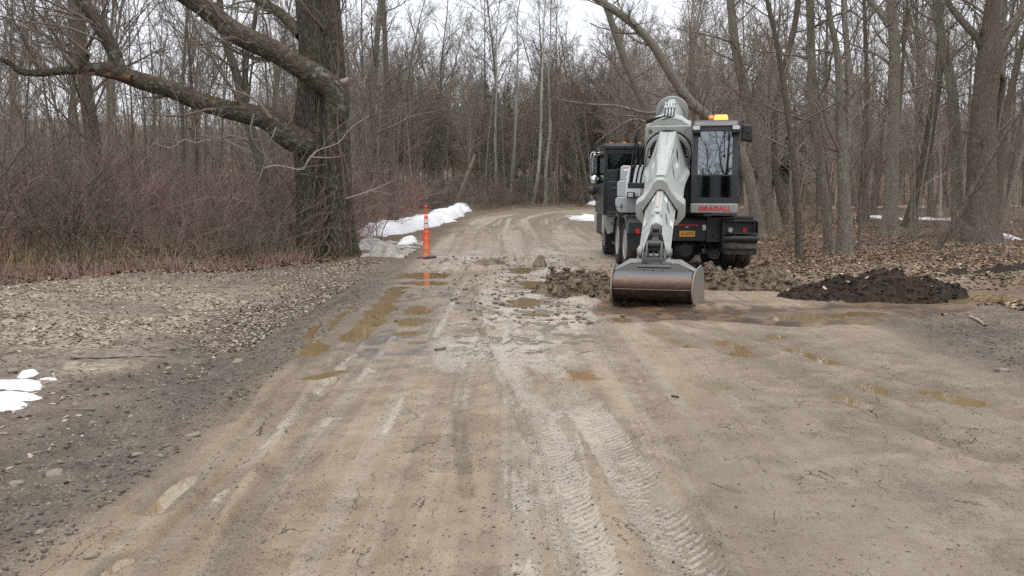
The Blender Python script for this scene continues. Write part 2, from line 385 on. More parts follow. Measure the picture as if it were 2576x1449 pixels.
dk = np.clip(sstep(.25, -.25, K['r'] + .5 * (n4 - .5)) * sstep(-1.7, -.5, K['r'] + 1.2 * (n3 - .5)) * (.35 + 1.1 * n4), 0, 1) * np.where(left, sstep(24, 12, Y) * .9 + .1, sstep(11.8, 10.3, Y))
alb = mixc(alb, dk * .8, (.135, .106, .080))
alb = mixc(alb, K['tr'] * .97, (.175, .098, .044)); alb = mixc(alb, K['tr'] * sstep(.44, .56, n4) * .8, (.065, .040, .024))
dd = np.exp(-((X - 2.2) / 1.3) ** 2 - ((Y - 12.3) / .55) ** 2)
alb = mixc(alb, np.clip(dd * sstep(.3, .6, n4) * 1.2, 0, .85), (.10, .065, .040))
alb = mixc(alb, K['pw'] * .8, (.20, .150, .098))
wet = np.clip(K['pw'] * .9 + K['tr'] * .7 + pale * sstep(.45, .62, fbm(X * 1.4, Y * 1.4, 121, 3)) + .5 * sstep(.55, .7, n1) * K['rm'] + .8 * sstep(17, 20, Y) * sstep(29, 25, Y) * K['rm'], 0, 1)
grav = np.clip(dk * .75 + st + .25 * (1 - K['rm']), 0, .9)
leafc = np.clip((1 - K['rm']) * sstep(-.9, -1.5, K['r']), 0, 1)
crack = K['rm'] * sstep(8.5, 6.5, Y) * (1 - K['lug'])
msk = np.stack([wet, grav, leafc, crack], 1)
ofr = sstep(.2, -.3, K['r']); blot = blot * (1 - ofr) + (.40 * n3 + .42 * n4 + .10 * n5 + .085) * ofr
fld = np.stack([blot, clay * K['rm'], pits * K['rm'], K['rm']], 1)

g = NG('earth'); c = g.coord(); at_a = g.attr('alb').outputs['Color']; am = g.attr('msk')
sep = g.n('ShaderNodeSeparateColor'); g.l(am.outputs['Color'], sep.inputs[0]); wet_, gra_, lea_ = sep.outputs; cra_ = am.outputs['Alpha']
na = g.noise(c, 5, 6, .7).outputs[0]; nb = g.noise(c, 45, 5, .7).outputs[0]; nc = g.noise(c, 170, 3, .6).outputs[0]; nL = g.noise(g.mapping(c, (9, 1.1, 1)), 2.0, 5, .65).outputs[0]
vg = g.voro(c, 78); vg2 = g.voro(c, 120)
bw = g.n('ShaderNodeSeparateColor'); g.l(vg.outputs['Color'], bw.inputs[0])
col = g.mix(g.mr(na, .3, .72), g.mix(1.0, at_a, (.82, .80, .78), 'MULTIPLY'), g.mix(1.0, at_a, (1.14, 1.15, 1.16), 'MULTIPLY'))
col = g.mix(g.math('MULTIPLY', g.mr(nL, .52, .68), .30), col, g.mix(1.0, col, (.74, .70, .66), 'MULTIPLY'))
nd_ = g.noise(c, 110, 4, .75).outputs[0]; nm = g.noise(c, 22, 5, .7).outputs[0]
wv0_ = g.n('ShaderNodeVectorMath', operation='MULTIPLY_ADD'); nw0 = g.noise(c, 60, 2, .6); g.l(nw0.outputs['Color'], wv0_.inputs[0]); wv0_.inputs[1].default_value = (.012, .012, 0); g.l(c, wv0_.inputs[2]); wv0 = wv0_.outputs[0]
fa = g.attr('fld'); fs = g.n('ShaderNodeSeparateColor'); g.l(fa.outputs['Color'], fs.inputs[0])
jit = g.math('ADD', g.math('MULTIPLY', g.math('SUBTRACT', nm, .5), .34), g.math('MULTIPLY', g.math('SUBTRACT', nd_, .5), .30))
fclay = g.mr(g.math('ADD', fs.outputs[1], jit), .45, .53); fdark = g.mr(g.math('ADD', fs.outputs[0], jit), .545, .61); fpit = g.mr(g.math('ADD', fs.outputs[2], jit), .56, .61)
col = g.mix(g.math('MULTIPLY', fclay, .78), col, (.50, .442, .358))
col = g.mix(g.math('MULTIPLY', fdark, .30), col, g.mix(1.0, col, (.50, .46, .43), 'MULTIPLY'))
col = g.mix(g.math('MULTIPLY', fpit, .85), col, (.165, .122, .078))
col = g.mix(g.mr(nd_, .54, .66, 0, .35), col, g.mix(1.0, col, (.60, .55, .50), 'MULTIPLY'))
col = g.mix(g.mr(nd_, .46, .36, 0, .35), col, g.mix(1.0, col, (1.25, 1.25, 1.25), 'MULTIPLY'))
for sc_, lo, hi, kk, dv in ((38, .02, .34, .42, .9), (75, .04, .50, .44, .8), (140, .05, .55, .45, .6)):
    vq = g.voro(g.mapping(wv0, (1, .72, 1)), sc_); bq = g.n('ShaderNodeSeparateColor'); g.l(vq.outputs['Color'], bq.inputs[0])
    dens = g.mr(g.math('ADD', fs.outputs[0], g.math('MULTIPLY', g.math('SUBTRACT', nm, .5), .25)), .46, .66, lo, hi)
    on = g.math('MULTIPLY', g.math('LESS_THAN', bq.outputs[0], dens), g.dyn(vq.outputs['Distance'], g.math('MULTIPLY_ADD', bq.outputs[1], kk * .6, kk * .4), g.math('MULTIPLY_ADD', bq.outputs[1], kk * .35, kk * .2)))
    col = g.mix(g.math('MULTIPLY', on, dv), col, g.mix(bq.outputs[2], (.06, .046, .035), (.14, .11, .08))); spk_ = on if sc_ == 38 else g.math('MAXIMUM', spk_, on)
col = g.mix(g.mr(nb, .54, .72, 0, .6), col, g.mix(1.0, col, (.52, .48, .44), 'MULTIPLY'))
# small dark grit pressed into the clay
sp = g.math('MULTIPLY', g.math('LESS_THAN', vg.outputs['Distance'], g.mr(bw.outputs[1], .78, 1, .0, .42)), g.mr(na, .38, .60))
col = g.mix(g.math('MULTIPLY', sp, .75), col, (.075, .06, .048))
gv = g.mix(g.mr(bw.outputs[0], 0, 1), (.055, .043, .033), (.21, .172, .132)); gv = g.mix(g.mr(bw.outputs[2], .86, .92), gv, (.40, .35, .29))
col = g.mix(g.math('MULTIPLY', g.math('MULTIPLY', gra_, g.mr(nb, .42, .56)), g.mr(na, .40, .58)), col, gv)
vl = g.voro(g.mapping(c, (1, 1.4, 1)), 26); bl = g.n('ShaderNodeSeparateColor'); g.l(vl.outputs['Color'], bl.inputs[0])
col = g.mix(g.math('MULTIPLY', lea_, g.mr(bl.outputs[0], .35, .9, 0, .85)), col, g.mix(bl.outputs[1], g.mix(1.0, col, (.42, .36, .31), 'MULTIPLY'), g.mix(1.0, col, (1.25, 1.22, 1.18), 'MULTIPLY')))
# drying cracks
vc = g.voro(c, 2.3, 'DISTANCE_TO_EDGE')
wv = g.n('ShaderNodeVectorMath', operation='MULTIPLY_ADD'); nw = g.noise(c, 7, 4, .7); g.l(nw.outputs['Color'], wv.inputs[0]); wv.inputs[1].default_value = (.20, .20, 0); g.l(g.mapping(c, (1.5, .62, 1)), wv.inputs[2])
g.l(wv.outputs[0], vc.inputs['Vector'])
ck = g.math('MULTIPLY', g.math('MULTIPLY', g.mr(vc.outputs['Distance'], .0075, .003), cra_), g.mr(g.noise(c, 2.2, 3, .6).outputs[0], .53, .59))
col = g.mix(ck, col, (.05, .04, .03))
hb = g.math('ADD', g.math('MULTIPLY', nb, .5), g.math('MULTIPLY', nc, .25))
hb = g.math('ADD', hb, g.math('MULTIPLY', g.math('SUBTRACT', 1.0, vg.outputs['Distance']), g.math('MULTIPLY', gra_, .8)))
hb = g.math('SUBTRACT', hb, g.math('MULTIPLY', ck, .8))
hb = g.math('ADD', hb, g.math('MULTIPLY', sp, .25)); hb = g.math('ADD', hb, g.math('MULTIPLY', g.math('MULTIPLY', lea_, bl.outputs[2]), .5)); hb = g.math('SUBTRACT', hb, g.math('MULTIPLY', nd_, .35)); hb = g.math('ADD', hb, g.math('MULTIPLY', nm, .7)); hb = g.math('SUBTRACT', hb, g.math('MULTIPLY', fpit, .5)); hb = g.math('ADD', hb, g.math('MULTIPLY', fclay, .3)); hb = g.math('ADD', hb, g.math('MULTIPLY', spk_, .35))
rough = g.math('SUBTRACT', .88, g.math('ADD', g.math('MULTIPLY', g.math('MULTIPLY', wet_, g.mr(na, .35, .6)), .52), g.math('MULTIPLY', fa.outputs['Alpha'], .12)))
g.set(col, rough, 0, g.bump(hb, .016, .9), .45)
M['earth'] = g.m

I, J = np.meshgrid(np.arange(nyg - 1), np.arange(nxg - 1), indexing='ij')
q0 = (I * nxg + J).ravel(); quads = np.stack([q0, q0 + 1, q0 + 1 + nxg, q0 + nxg], 1)
onroad = (K['r'][q0] > 0)
V = np.stack([X, Y, H], 1)
def sub_mesh(name, sel):
    q = quads[sel]; used, inv = np.unique(q, return_inverse=True)
    me = np_mesh(name, V[used], quads=inv.reshape(-1, 4), mat=M['earth'])
    add_attr(me, 'alb', np.concatenate([alb[used], np.ones((len(used), 1))], 1)); add_attr(me, 'msk', msk[used]); add_attr(me, 'fld', fld[used])
    return tag(link(name, me), kind='structure')
sub_mesh('dirt_road', onroad); sub_mesh('ground', ~onroad)
for i, p in enumerate(PUD):
    x0, x1, y0, y1 = pud_box(p, 1.8); s = .05 if p[0] == 'e' else .04
    ax = np.arange(x0, x1 + s, s); ay = np.arange(y0, y1 + s, s); AX, AY = np.meshgrid(ax, ay); q = pud_q(p, AX, AY)
    Vp = np.stack([AX.ravel(), AY.ravel(), np.full(AX.size, WZ - .00045 * i)], 1); n_ = len(ax)
    I, J = np.meshgrid(np.arange(len(ay) - 1), np.arange(n_ - 1), indexing='ij'); k0 = (I * n_ + J).ravel()
    qq = np.stack([k0, k0 + 1, k0 + 1 + n_, k0 + n_], 1); qq = qq[q.ravel()[qq].max(1) < 1.75]
    used, inv = np.unique(qq, return_inverse=True)
    me = np_mesh('puddle', Vp[used], quads=inv.reshape(-1, 4), mat=M['water']); tag(link('puddle', me), kind='structure')

# ------------------------------------------------------------------ snow
def snow_patch(blobs, height, dirt=.0, step=.05, seed=0, label=None, edge=.9):
    """blobs: px centre and half sizes; one lumpy patch of melting snow lying on the ground"""
    B = []
    for u, v, hw, hh in blobs:
        z = 0.0
        for _ in range(4): cx, cy = at(u, v, z); z = h1(cx, cy)
        rx = abs(at(u + hw, v, z)[0] - cx); ry = abs(at(u, v - hh, z)[1] - at(u, v + hh, z)[1]) / 2
        B.append((cx, cy, rx, ry))
    x0 = min(b[0] - 1.6 * b[2] for b in B); x1 = max(b[0] + 1.6 * b[2] for b in B); y0 = min(b[1] - 1.6 * b[3] for b in B); y1 = max(b[1] + 1.6 * b[3] for b in B)
    ax = np.arange(x0, x1, step); ay = np.arange(y0, y1, step * (1 if y0 < 15 else 2)); AX, AY = np.meshgrid(ax, ay)
    f = np.zeros_like(AX)
    for cx, cy, rx, ry in B:
        f = np.maximum(f, 1 - np.hypot((AX - cx) / rx, (AY - cy) / ry))
    f = f + (fbm(AX * 1.6, AY * 1.6, 200 + seed, 4) - .5) * edge * .8 + (fbm(AX * 6, AY * 6, 210 + seed, 3) - .5) * .18
    hg = hgt(AX.ravel(), AY.ravel()).reshape(AX.shape)
    z = hg - .03 + height * sstep(-.05, .6, f) ** .6 * (.75 + .5 * fbm(AX * 2.3, AY * 2.3, 220 + seed, 3))
    n_ = len(ax); I, J = np.meshgrid(np.arange(len(ay) - 1), np.arange(n_ - 1), indexing='ij'); k0 = (I * n_ + J).ravel()
    qq = np.stack([k0, k0 + 1, k0 + 1 + n_, k0 + n_], 1); qq = qq[f.ravel()[qq].max(1) > -.06]
    used, inv = np.unique(qq, return_inverse=True)
    me = np_mesh('snow_patch', np.stack([AX.ravel(), AY.ravel(), z.ravel()], 1)[used], quads=inv.reshape(-1, 4), mat=M['snow'])
    dv = np.clip(dirt + sstep(.35, .0, f) * .35, 0, 1); add_attr(me, 'dirt', dv.ravel()[used], 'FLOAT')
    return tag(link('snow_patch', me), label, 'snow')
def snow_ridge(pl, w, height, label, seed, step=.08):
    xs = [p[0] for p in pl]; ys = [p[1] for p in pl]; ax = np.arange(min(xs) - 3 * w, max(xs) + 3 * w, step); ay = np.arange(min(ys) - 3 * w, max(ys) + 3 * w, step * 2); AX, AY = np.meshgrid(ax, ay)
    d, al = pdist(AX.ravel(), AY.ravel(), pl); d = d.reshape(AX.shape)
    f = 1 - np.abs(d + .5 * (fbm(AX * .5, AY * .5, 240 + seed, 2) - .5)) / w + (fbm(AX * .9, AY * .6, 241 + seed, 3) - .5) * 1.3 + (fbm(AX * 4, AY * 4, 242 + seed, 3) - .5) * .25
    hg = hgt(AX.ravel(), AY.ravel()).reshape(AX.shape); z = hg - .03 + height * sstep(-.08, .95, f) ** .75 * (.8 + .4 * fbm(AX * 1.0, AY * .7, 243 + seed, 3))
    n_ = len(ax); I, J = np.meshgrid(np.arange(len(ay) - 1), np.arange(n_ - 1), indexing='ij'); k0 = (I * n_ + J).ravel(); qq = np.stack([k0, k0 + 1, k0 + 1 + n_, k0 + n_], 1); qq = qq[f.ravel()[qq].max(1) > -.06]
    used, inv = np.unique(qq, return_inverse=True); me = np_mesh('snow_patch', np.stack([AX.ravel(), AY.ravel(), z.ravel()], 1)[used], quads=inv.reshape(-1, 4), mat=M['snow']); add_attr(me, 'dirt', (sstep(.3, .0, f) * .35).ravel()[used], 'FLOAT'); return tag(link('snow_patch', me), label, 'snow')
snow_ridge([(-4.9, 30.2), (-4.0, 33.5), (-3.6, 38), (-3.2, 44), (-2.9, 51)], .66, .42, 'long white snow bank along the left road edge beyond the cone', 1)
snow_patch([(925, 620, 20, 8), (955, 636, 32, 5), (985, 645, 22, 3)], .26, 1.0, .06, 2, 'dirty snow heap at the foot of the big old tree', .8)
snow_patch([(1020, 612, 16, 9), (1030, 603, 18, 5)], .12, .1, .06, 3, 'small white snow scrap left of the orange cone', .6)
snow_patch([(20, 966, 84, 14), (75, 973, 38, 7)], .06, .1, .03, 4, 'upper of the two big snow patches on the near left ground', .85)
snow_patch([(22, 1004, 86, 10), (10, 1022, 58, 12)], .065, .10, .03, 5, 'lower of the two big snow patches on the near left ground', .85)
snow_patch([(72, 943, 24, 7)], .07, .0, .03, 6, 'small round snow lump behind the two near left snow patches', .5)
snow_patch([(1486, 546, 20, 3)], .2, .0, .09, 7, 'snow patch on the right road edge beside the truck cab', .6)
snow_ridge([(5.5, 60.5), (8, 61.5), (10.5, 62.2)], .45, .3, 'thin far strip of snow at the road bend', 8)
snow_patch([(2365, 553, 40, 7), (2420, 556, 30, 4)], .12, .0, .12, 9, 'snow lying between the trunks behind the leaning dead branch', .6)
snow_patch([(2524, 595, 26, 6)], .12, .0, .1, 10, 'snow patch right of the big forked tree', .5)
snow_patch([(2225, 548, 26, 3.5)], .12, .0, .12, 11, 'snow sliver on the wood floor left of the lichen spotted trunk', .5)
snow_patch([(60, 583, 70, 4)], .12, .0, .12, 12, 'far strip of snow in the field behind the left brush', .5)

# ------------------------------------------------------------------ branches
class Tubes:
    """collects tapering tubes and builds them as one mesh"""
    def __init__(s): s.b = {}
    def add(s, pts, rad, k): s.b.setdefault((len(pts), k), []).append((pts, rad))
    def arrays(s):
        Vs = []; Qs = []; Bk = []; off = 0
        for (n, k), L in s.b.items():
            P = np.array([b[0] for b in L], dtype=float); Rr = np.array([b[1] for b in L], dtype=float)
            T = np.empty_like(P); T[:, 1:-1] = P[:, 2:] - P[:, :-2]; T[:, 0] = P[:, 1] - P[:, 0]; T[:, -1] = P[:, -1] - P[:, -2]
            T /= np.linalg.norm(T, axis=2, keepdims=True) + 1e-9
            t0 = P[:, -1] - P[:, 0]; ref = np.where(np.abs(t0[:, 2:3]) > .75 * np.linalg.norm(t0, axis=1, keepdims=True), np.array([[1., .13, 0]]), np.array([[.05, .1, 1.]]))
            A = np.cross(T, ref[:, None, :]); A /= np.linalg.norm(A, axis=2, keepdims=True) + 1e-9
            Bb = np.cross(T, A)
            th = np.arange(k) * 2 * np.pi / k
            off3 = A[:, :, None, :] * np.cos(th)[None, None, :, None] + Bb[:, :, None, :] * np.sin(th)[None, None, :, None]
            Vv = P[:, :, None, :] + off3 * Rr[:, :, None, None]
            ln = np.concatenate([np.zeros((len(L), 1)), np.cumsum(np.linalg.norm(np.diff(P, axis=1), axis=2), axis=1)], 1)
            bk = np.empty_like(Vv); bk[..., 0] = np.cos(th) * Rr[:, :1, None] * np.ones_like(Rr)[:, :, None]; bk[..., 1] = np.sin(th) * Rr[:, :1, None] * np.ones_like(Rr)[:, :, None]
            bk[..., 2] = ln[:, :, None] + P[:, 0, 0][:, None, None]
            m = len(L); base = (np.arange(m) * n * k)[:, None, None] + (np.arange(n - 1) * k)[None, :, None]; a = np.arange(k); b = (a + 1) % k
            q = np.stack([base + a, base + b, base + k + b, base + k + a], -1).reshape(-1, 4) + off
            Vs.append(Vv.reshape(-1, 3)); Bk.append(bk.reshape(-1, 3)); Qs.append(q); off += m * n * k
        return np.concatenate(Vs), np.concatenate(Qs), np.concatenate(Bk)
    def mesh(s, name, mat):
        V, Q, B = s.arrays(); me = np_mesh(name, V, quads=Q, mat=mat); add_attr(me, 'bk', B, 'FLOAT_VECTOR'); return me

def nrm(a):
    l = math.sqrt(a[0] * a[0] + a[1] * a[1] + a[2] * a[2]) or 1; return (a[0] / l, a[1] / l, a[2] / l)
def path(rng, p, d, L, n, bend, up):
    pts = [p]; st = L / n; g_ = rng.gauss
    for i in range(n):
        d = nrm((d[0] + g_(0, bend), d[1] + g_(0, bend), d[2] + g_(0, bend) * .7 + up))
        p = (p[0] + d[0] * st, p[1] + d[1] * st, p[2] + d[2] * st); pts.append(p)
    return pts
def taper(r0, r1, n, pw=1.0): return [r0 + (r1 - r0) * (i / n) ** pw for i in range(n + 1)]
def perp(rng, d, ang):
    a = (0, 0, 1) if abs(d[2]) < .9 else (1, 0, 0)
    u = nrm((d[1] * a[2] - d[2] * a[1], d[2] * a[0] - d[0] * a[2], d[0] * a[1] - d[1] * a[0]))
    v = (d[1] * u[2] - d[2] * u[1], d[2] * u[0] - d[0] * u[2], d[0] * u[1] - d[1] * u[0])
    f = rng.uniform(0, 2 * math.pi); c, s = math.cos(f) * math.sin(ang), math.sin(f) * math.sin(ang); k = math.cos(ang)
    return (d[0] * k + u[0] * c + v[0] * s, d[1] * k + u[1] * c + v[1] * s, d[2] * k + u[2] * c + v[2] * s)
def sprout(rng, pts, rad, S, lvl, out):
    """S: list of dicts per level; grows children on a branch, recursively; out: Tubes"""
    if lvl >= len(S): return
    s = S[lvl]; n = len(pts) - 1; tot = sum(math.dist(a, b) for a, b in zip(pts[:-1], pts[1:]))
    cnt = s['n'] if s['n'] >= 1 else max(1, int(tot / s['n']))
    if 'per' in s: cnt = max(s.get('min', 1), int(tot * s['per'] + rng.random()))
    for i in range(cnt):
        t = s['t0'] + (s['t1'] - s['t0']) * (i + rng.random()) / cnt
        x = t * n; j = min(int(x), n - 1); f = x - j; a, b = pts[j], pts[j + 1]
        p = (a[0] + (b[0] - a[0]) * f, a[1] + (b[1] - a[1]) * f, a[2] + (b[2] - a[2]) * f)
        rr = rad[j] + (rad[j + 1] - rad[j]) * f
        d = perp(rng, nrm((b[0] - a[0], b[1] - a[1], b[2] - a[2])), R_(rng.uniform(*s['ang'])))
        if d[2] < -.15 and s.get('lift', True): d = (d[0], d[1], -d[2] * .5)
        L = rng.uniform(*s['len']) * (tot if s.get('rel', True) else 1) * (1 - s.get('fall', .5) * max(0, (t - s['t0']) / (s['t1'] - s['t0'] + 1e-6)))
        r0 = max(min(rr * s['rr'], L * .02 + .002), s['rmin']); r1 = max(r0 * .3, s['rmin'] * .7)
        q = path(rng, p, nrm(d), L, s['seg'], s['bend'], s['up']); rd = taper(r0, r1, s['seg'])
        out.add(q, rd, s['k']); sprout(rng, q, rd, S, lvl + 1, out)
def tree_spec(dense=1.0, rmin=.006, t0=.35, long=.26, up=.07):
    return [dict(n=int(20 * dense), t0=t0, t1=.99, ang=(28, 60), len=(long * .7, long * 1.2), fall=.55, rr=.5, rmin=rmin * 1.6, seg=6, bend=.13, up=up, k=4),
            dict(n=8, t0=.2, t1=1, ang=(22, 55), len=(.28, .55), fall=.3, rr=.6, rmin=rmin * 1.15, seg=4, bend=.16, up=up * .8, k=3),
            dict(n=6, t0=.2, t1=1, ang=(20, 55), len=(.3, .6), fall=.2, rr=.65, rmin=rmin, seg=3, bend=.18, up=.04, k=3)]
def flare(rad, pts, amt=.55, h=.5):
    z0 = pts[0][2]; return [r * (1 + amt * math.exp(-max(0, p[2] - z0) / h)) for r, p in zip(rad, pts)]
def resample(pts, n):
    P = np.array(pts, dtype=float); d = np.concatenate([[0], np.cumsum(np.linalg.norm(np.diff(P, axis=0), axis=1))])
    t = np.linspace(0, d[-1], n + 1)
    # smooth through the points with a Catmull-Rom curve
    o = []
    for x in t:
        i = min(max(np.searchsorted(d, x, 'right') - 1, 0), len(P) - 2); f = (x - d[i]) / (d[i + 1] - d[i] + 1e-9)
        p0 = P[max(i - 1, 0)]; p1 = P[i]; p2 = P[i + 1]; p3 = P[min(i + 2, len(P) - 1)]
        o.append(tuple(.5 * ((2 * p1) + (-p0 + p2) * f + (2 * p0 - 5 * p1 + 4 * p2 - p3) * f * f + (-p0 + 3 * p1 - 3 * p2 + p3) * f ** 3)))
    return o
def interp(vals, n):
    return list(np.interp(np.linspace(0, 1, n + 1), np.linspace(0, 1, len(vals)), vals))

# ---- prototypes of the woods: (trunk mesh, crown mesh); built round the origin, copied to their places
def proto_tree(seed, Ht, r0, spec, lean=.03, fork=False, tm='bark', cm='twig', name='tree'):
    rng = random.Random(seed); T = Tubes(); Cn = Tubes()
    p = path(rng, (0, 0, -.15), nrm((rng.gauss(0, lean), rng.gauss(0, lean), 1)), Ht, 12, .035, .03)
    rd = flare(taper(r0, r0 * .13, 12, .85), p, .45, .35); T.add(p, rd, 9); sprout(rng, p, rd, spec, 0, Cn)
    if fork:
        j = rng.randint(3, 5); a = rng.uniform(0, 6.28)
        q = path(rng, p[j], nrm((math.cos(a) * .38, math.sin(a) * .38, 1)), Ht * (1 - j / 12) * .95, 9, .04, .04); rq = taper(rd[j] * .75, r0 * .1, 9, .9)
        T.add(q, rq, 8); sprout(rng, q, rq, [dict(spec[0], t0=.2, n=int(spec[0]['n'] * .7))] + spec[1:], 0, Cn)
    return T.mesh(name + '_trunk', M[tm]), Cn.mesh(name + '_crown', M[cm])
SP = tree_spec()
TALL = [proto_tree(1, 17, .13, tree_spec(1.0, t0=.40)), proto_tree(2, 18.5, .16, tree_spec(1.1, t0=.42, long=.22)), proto_tree(3, 15.5, .11, tree_spec(1.0, t0=.35, long=.2), .05),
        proto_tree(4, 18, .17, tree_spec(1.0, t0=.38), .04, True), proto_tree(5, 16, .14, tree_spec(1.1, t0=.3), .05, True, 'bark_dark'), proto_tree(6, 13, .09, tree_spec(1.0, t0=.25, long=.24), .06)]
SAPL = [proto_tree(11 + i, 6.5 + 1.1 * i, .028 + .007 * i, [dict(n=15, t0=.18, t1=.98, ang=(25, 60), len=(.14, .26), fall=.5, rr=.5, rmin=.006, seg=4, bend=.14, up=.06, k=3),
        dict(n=5, t0=.2, t1=1, ang=(20, 50), len=(.3, .6), fall=.2, rr=.6, rmin=.005, seg=3, bend=.15, up=.05, k=3)], .09, False, 'bark', 'twig', 'sapling') for i in range(4)]
def proto_shrub(seed, n, h, mat, r0=.009, arch=.0, spread=.55):
    rng = random.Random(seed); T = Tubes()
    S = [dict(n=7, t0=.25, t1=1, ang=(18, 50), len=(.25, .5), fall=.3, rr=.6, rmin=.0042, seg=3, bend=.14, up=.03, k=3), dict(n=4, t0=.2, t1=1, ang=(20, 50), len=(.3, .55), fall=.2, rr=.65, rmin=.0036, seg=3, bend=.16, up=.02, k=3)]
    for i in range(n):
        a = rng.uniform(0, 6.28); s = rng.random() ** .7 * spread; r = rng.random() * .28
        q = path(rng, (math.cos(a) * r, math.sin(a) * r, -.06), nrm((math.cos(a) * s, math.sin(a) * s, 1)), h * rng.uniform(.5, 1.15), 7, .17, -arch * rng.random())
        rd = taper(r0 * rng.uniform(.7, 1.3), .004, 7); T.add(q, rd, 4); sprout(rng, q, rd, S, 0, T)
    return T.mesh('shrub', M[mat])
SHR = [proto_shrub(21, 15, 2.0, 'twig_red', spread=.8), proto_shrub(22, 17, 2.3, 'twig_red', arch=.08, spread=1.1), proto_shrub(23, 12, 2.6, 'twig_red', .011, spread=.7),
       proto_shrub(24, 16, 1.9, 'twig', .009, .14, 1.1), proto_shrub(25, 12, 2.7, 'twig', .013, .03, .7), proto_shrub(26, 9, 2.6, 'vine', .011, .20, 1.0), proto_shrub(27, 8, 3.0, 'twig_dark', .018, .06, .8)]
def proto_hemlock(seed, Ht):
    rng = random.Random(seed); T = Tubes(); Vn = []; Q = []
    p = path(rng, (0, 0, -.1), (0, 0, 1), Ht, 10, .015, .02); rd = taper(.17, .02, 10); T.add(p, rd, 7)
    B = Tubes()
    S = [dict(n=90, t0=.14, t1=.99, ang=(70, 100), len=(.17, .23), fall=.92, rr=.3, rmin=.008, seg=4, bend=.06, up=-.05, k=3, lift=False)]
    class Rec(Tubes):
        def add(s, pts, rad, k):
            B.add(pts, rad, k)
            for i in range(int(26 * math.dist(pts[0], pts[-1]) / 2.5) + 6):
                t = rng.uniform(.15, 1) * (len(pts) - 1); j = min(int(t), len(pts) - 2); f = t - j; a, b = pts[j], pts[j + 1]
                c = [a[m] + (b[m] - a[m]) * f + rng.gauss(0, .07) for m in range(3)]
                an = rng.uniform(0, 6.28); l = rng.uniform(.14, .32); w = l * .3
                dx, dy = math.cos(an) * l, math.sin(an) * l; k0 = len(Vn)
                Vn.extend([(c[0] - dx, c[1] - dy, c[2]), (c[0] - dy * .3, c[1] + dx * .3, c[2] + .03), (c[0] + dx, c[1] + dy, c[2] - .08), (c[0] + dy * .3, c[1] - dx * .3, c[2] - .03)]); Q.append((k0, k0 + 1, k0 + 2, k0 + 3))
    sprout(rng, p, rd, S, 0, Rec())
    V, Qb, _ = B.arrays(); Q2 = np.concatenate([Qb, np.array(Q) + len(V)]); V = np.concatenate([V, np.array(Vn)])
    return T.mesh('hemlock_trunk', M['bark_dark']), np_mesh('hemlock_crown', V, quads=Q2, mat=M['needle'], smooth=False)
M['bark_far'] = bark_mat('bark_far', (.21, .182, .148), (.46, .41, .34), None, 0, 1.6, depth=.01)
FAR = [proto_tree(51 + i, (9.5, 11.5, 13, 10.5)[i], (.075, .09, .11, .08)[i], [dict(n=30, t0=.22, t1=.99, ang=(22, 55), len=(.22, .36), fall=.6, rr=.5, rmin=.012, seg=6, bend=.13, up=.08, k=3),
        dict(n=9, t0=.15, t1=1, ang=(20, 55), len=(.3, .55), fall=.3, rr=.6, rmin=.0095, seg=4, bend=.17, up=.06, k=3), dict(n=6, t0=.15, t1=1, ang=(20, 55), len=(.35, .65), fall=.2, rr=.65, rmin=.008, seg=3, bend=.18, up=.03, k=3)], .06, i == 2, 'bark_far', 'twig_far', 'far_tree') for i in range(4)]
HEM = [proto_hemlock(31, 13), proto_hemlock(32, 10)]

def place(name, meshes, x, y, label, cat, group, rng, sc=1.0, lean=0):
    r = empty(name, (x, y, h1(x, y)), rng.uniform(0, 6.28)); s = sc * rng.uniform(.85, 1.15); r.scale = (s, s, s)
    r.rotation_euler = (rng.gauss(0, lean), rng.gauss(0, lean), r.rotation_euler[2])
    link('trunk', meshes[0], r); link('crown', meshes[1], r); return tag(r, label, cat, group)
def place1(name, me, x, y, label, cat, group, rng, sc=1.0):
    o = link(name, me); s = sc * rng.uniform(.8, 1.2); o.location = (x, y, h1(x, y)); o.scale = (s, s, s * rng.uniform(.9, 1.1)); o.rotation_euler = (0, 0, rng.uniform(0, 6.28))
    return tag(o, label, cat, group)

# ---- the old leaning-limbed tree by the left road edge
BX, BY = at(828, 647)
def pxt(l, Y, dY=None):
    n = len(l); return [onY(u, v, Y + (0 if dY is None else dY[0] + (dY[1] - dY[0]) * i / (n - 1))) for i, (u, v) in enumerate(l)]
def fat(P, rad, k, n, seed, amp=.10, ridges=9, base_flare=0.0):
    """a thick limb with furrowed outline; P and rad are resampled; returns (pts, rads, V, Q, Bk)"""
    p = resample(P, n); r = interp(rad, n); T = Tubes(); T.add(p, r, k); V, Q, B = T.arrays()
    c = np.repeat(np.array(p), k, axis=0); d = V - c; ang = np.tile(np.arange(k) * 2 * np.pi / k, n + 1); ln = np.repeat(np.linspace(0, 1, n + 1), k)
    L = sum(math.dist(a, b) for a, b in zip(p[:-1], p[1:]))
    s = 1 + amp * 1.6 * (fbm(np.cos(ang) * 1.5 + 5 + seed, np.sin(ang) * 1.5 + ln * L * .35, 300 + seed, 3) - .5)
    rid = np.abs(fbm(np.cos(ang) * 3.1 + 3, np.sin(ang) * 3.1 + ln * L * .5 + seed, 310 + seed, 4) - .5) * 2
    s = s + amp * (rid - .3)
    if base_flare:
        butt = .5 + .5 * np.cos(ang * 5 + seed)
        s = s + base_flare * np.exp(-ln * L / .45) * (.35 + .9 * butt)
    V = c + d * s[:, None]
    return p, r, V, Q, B
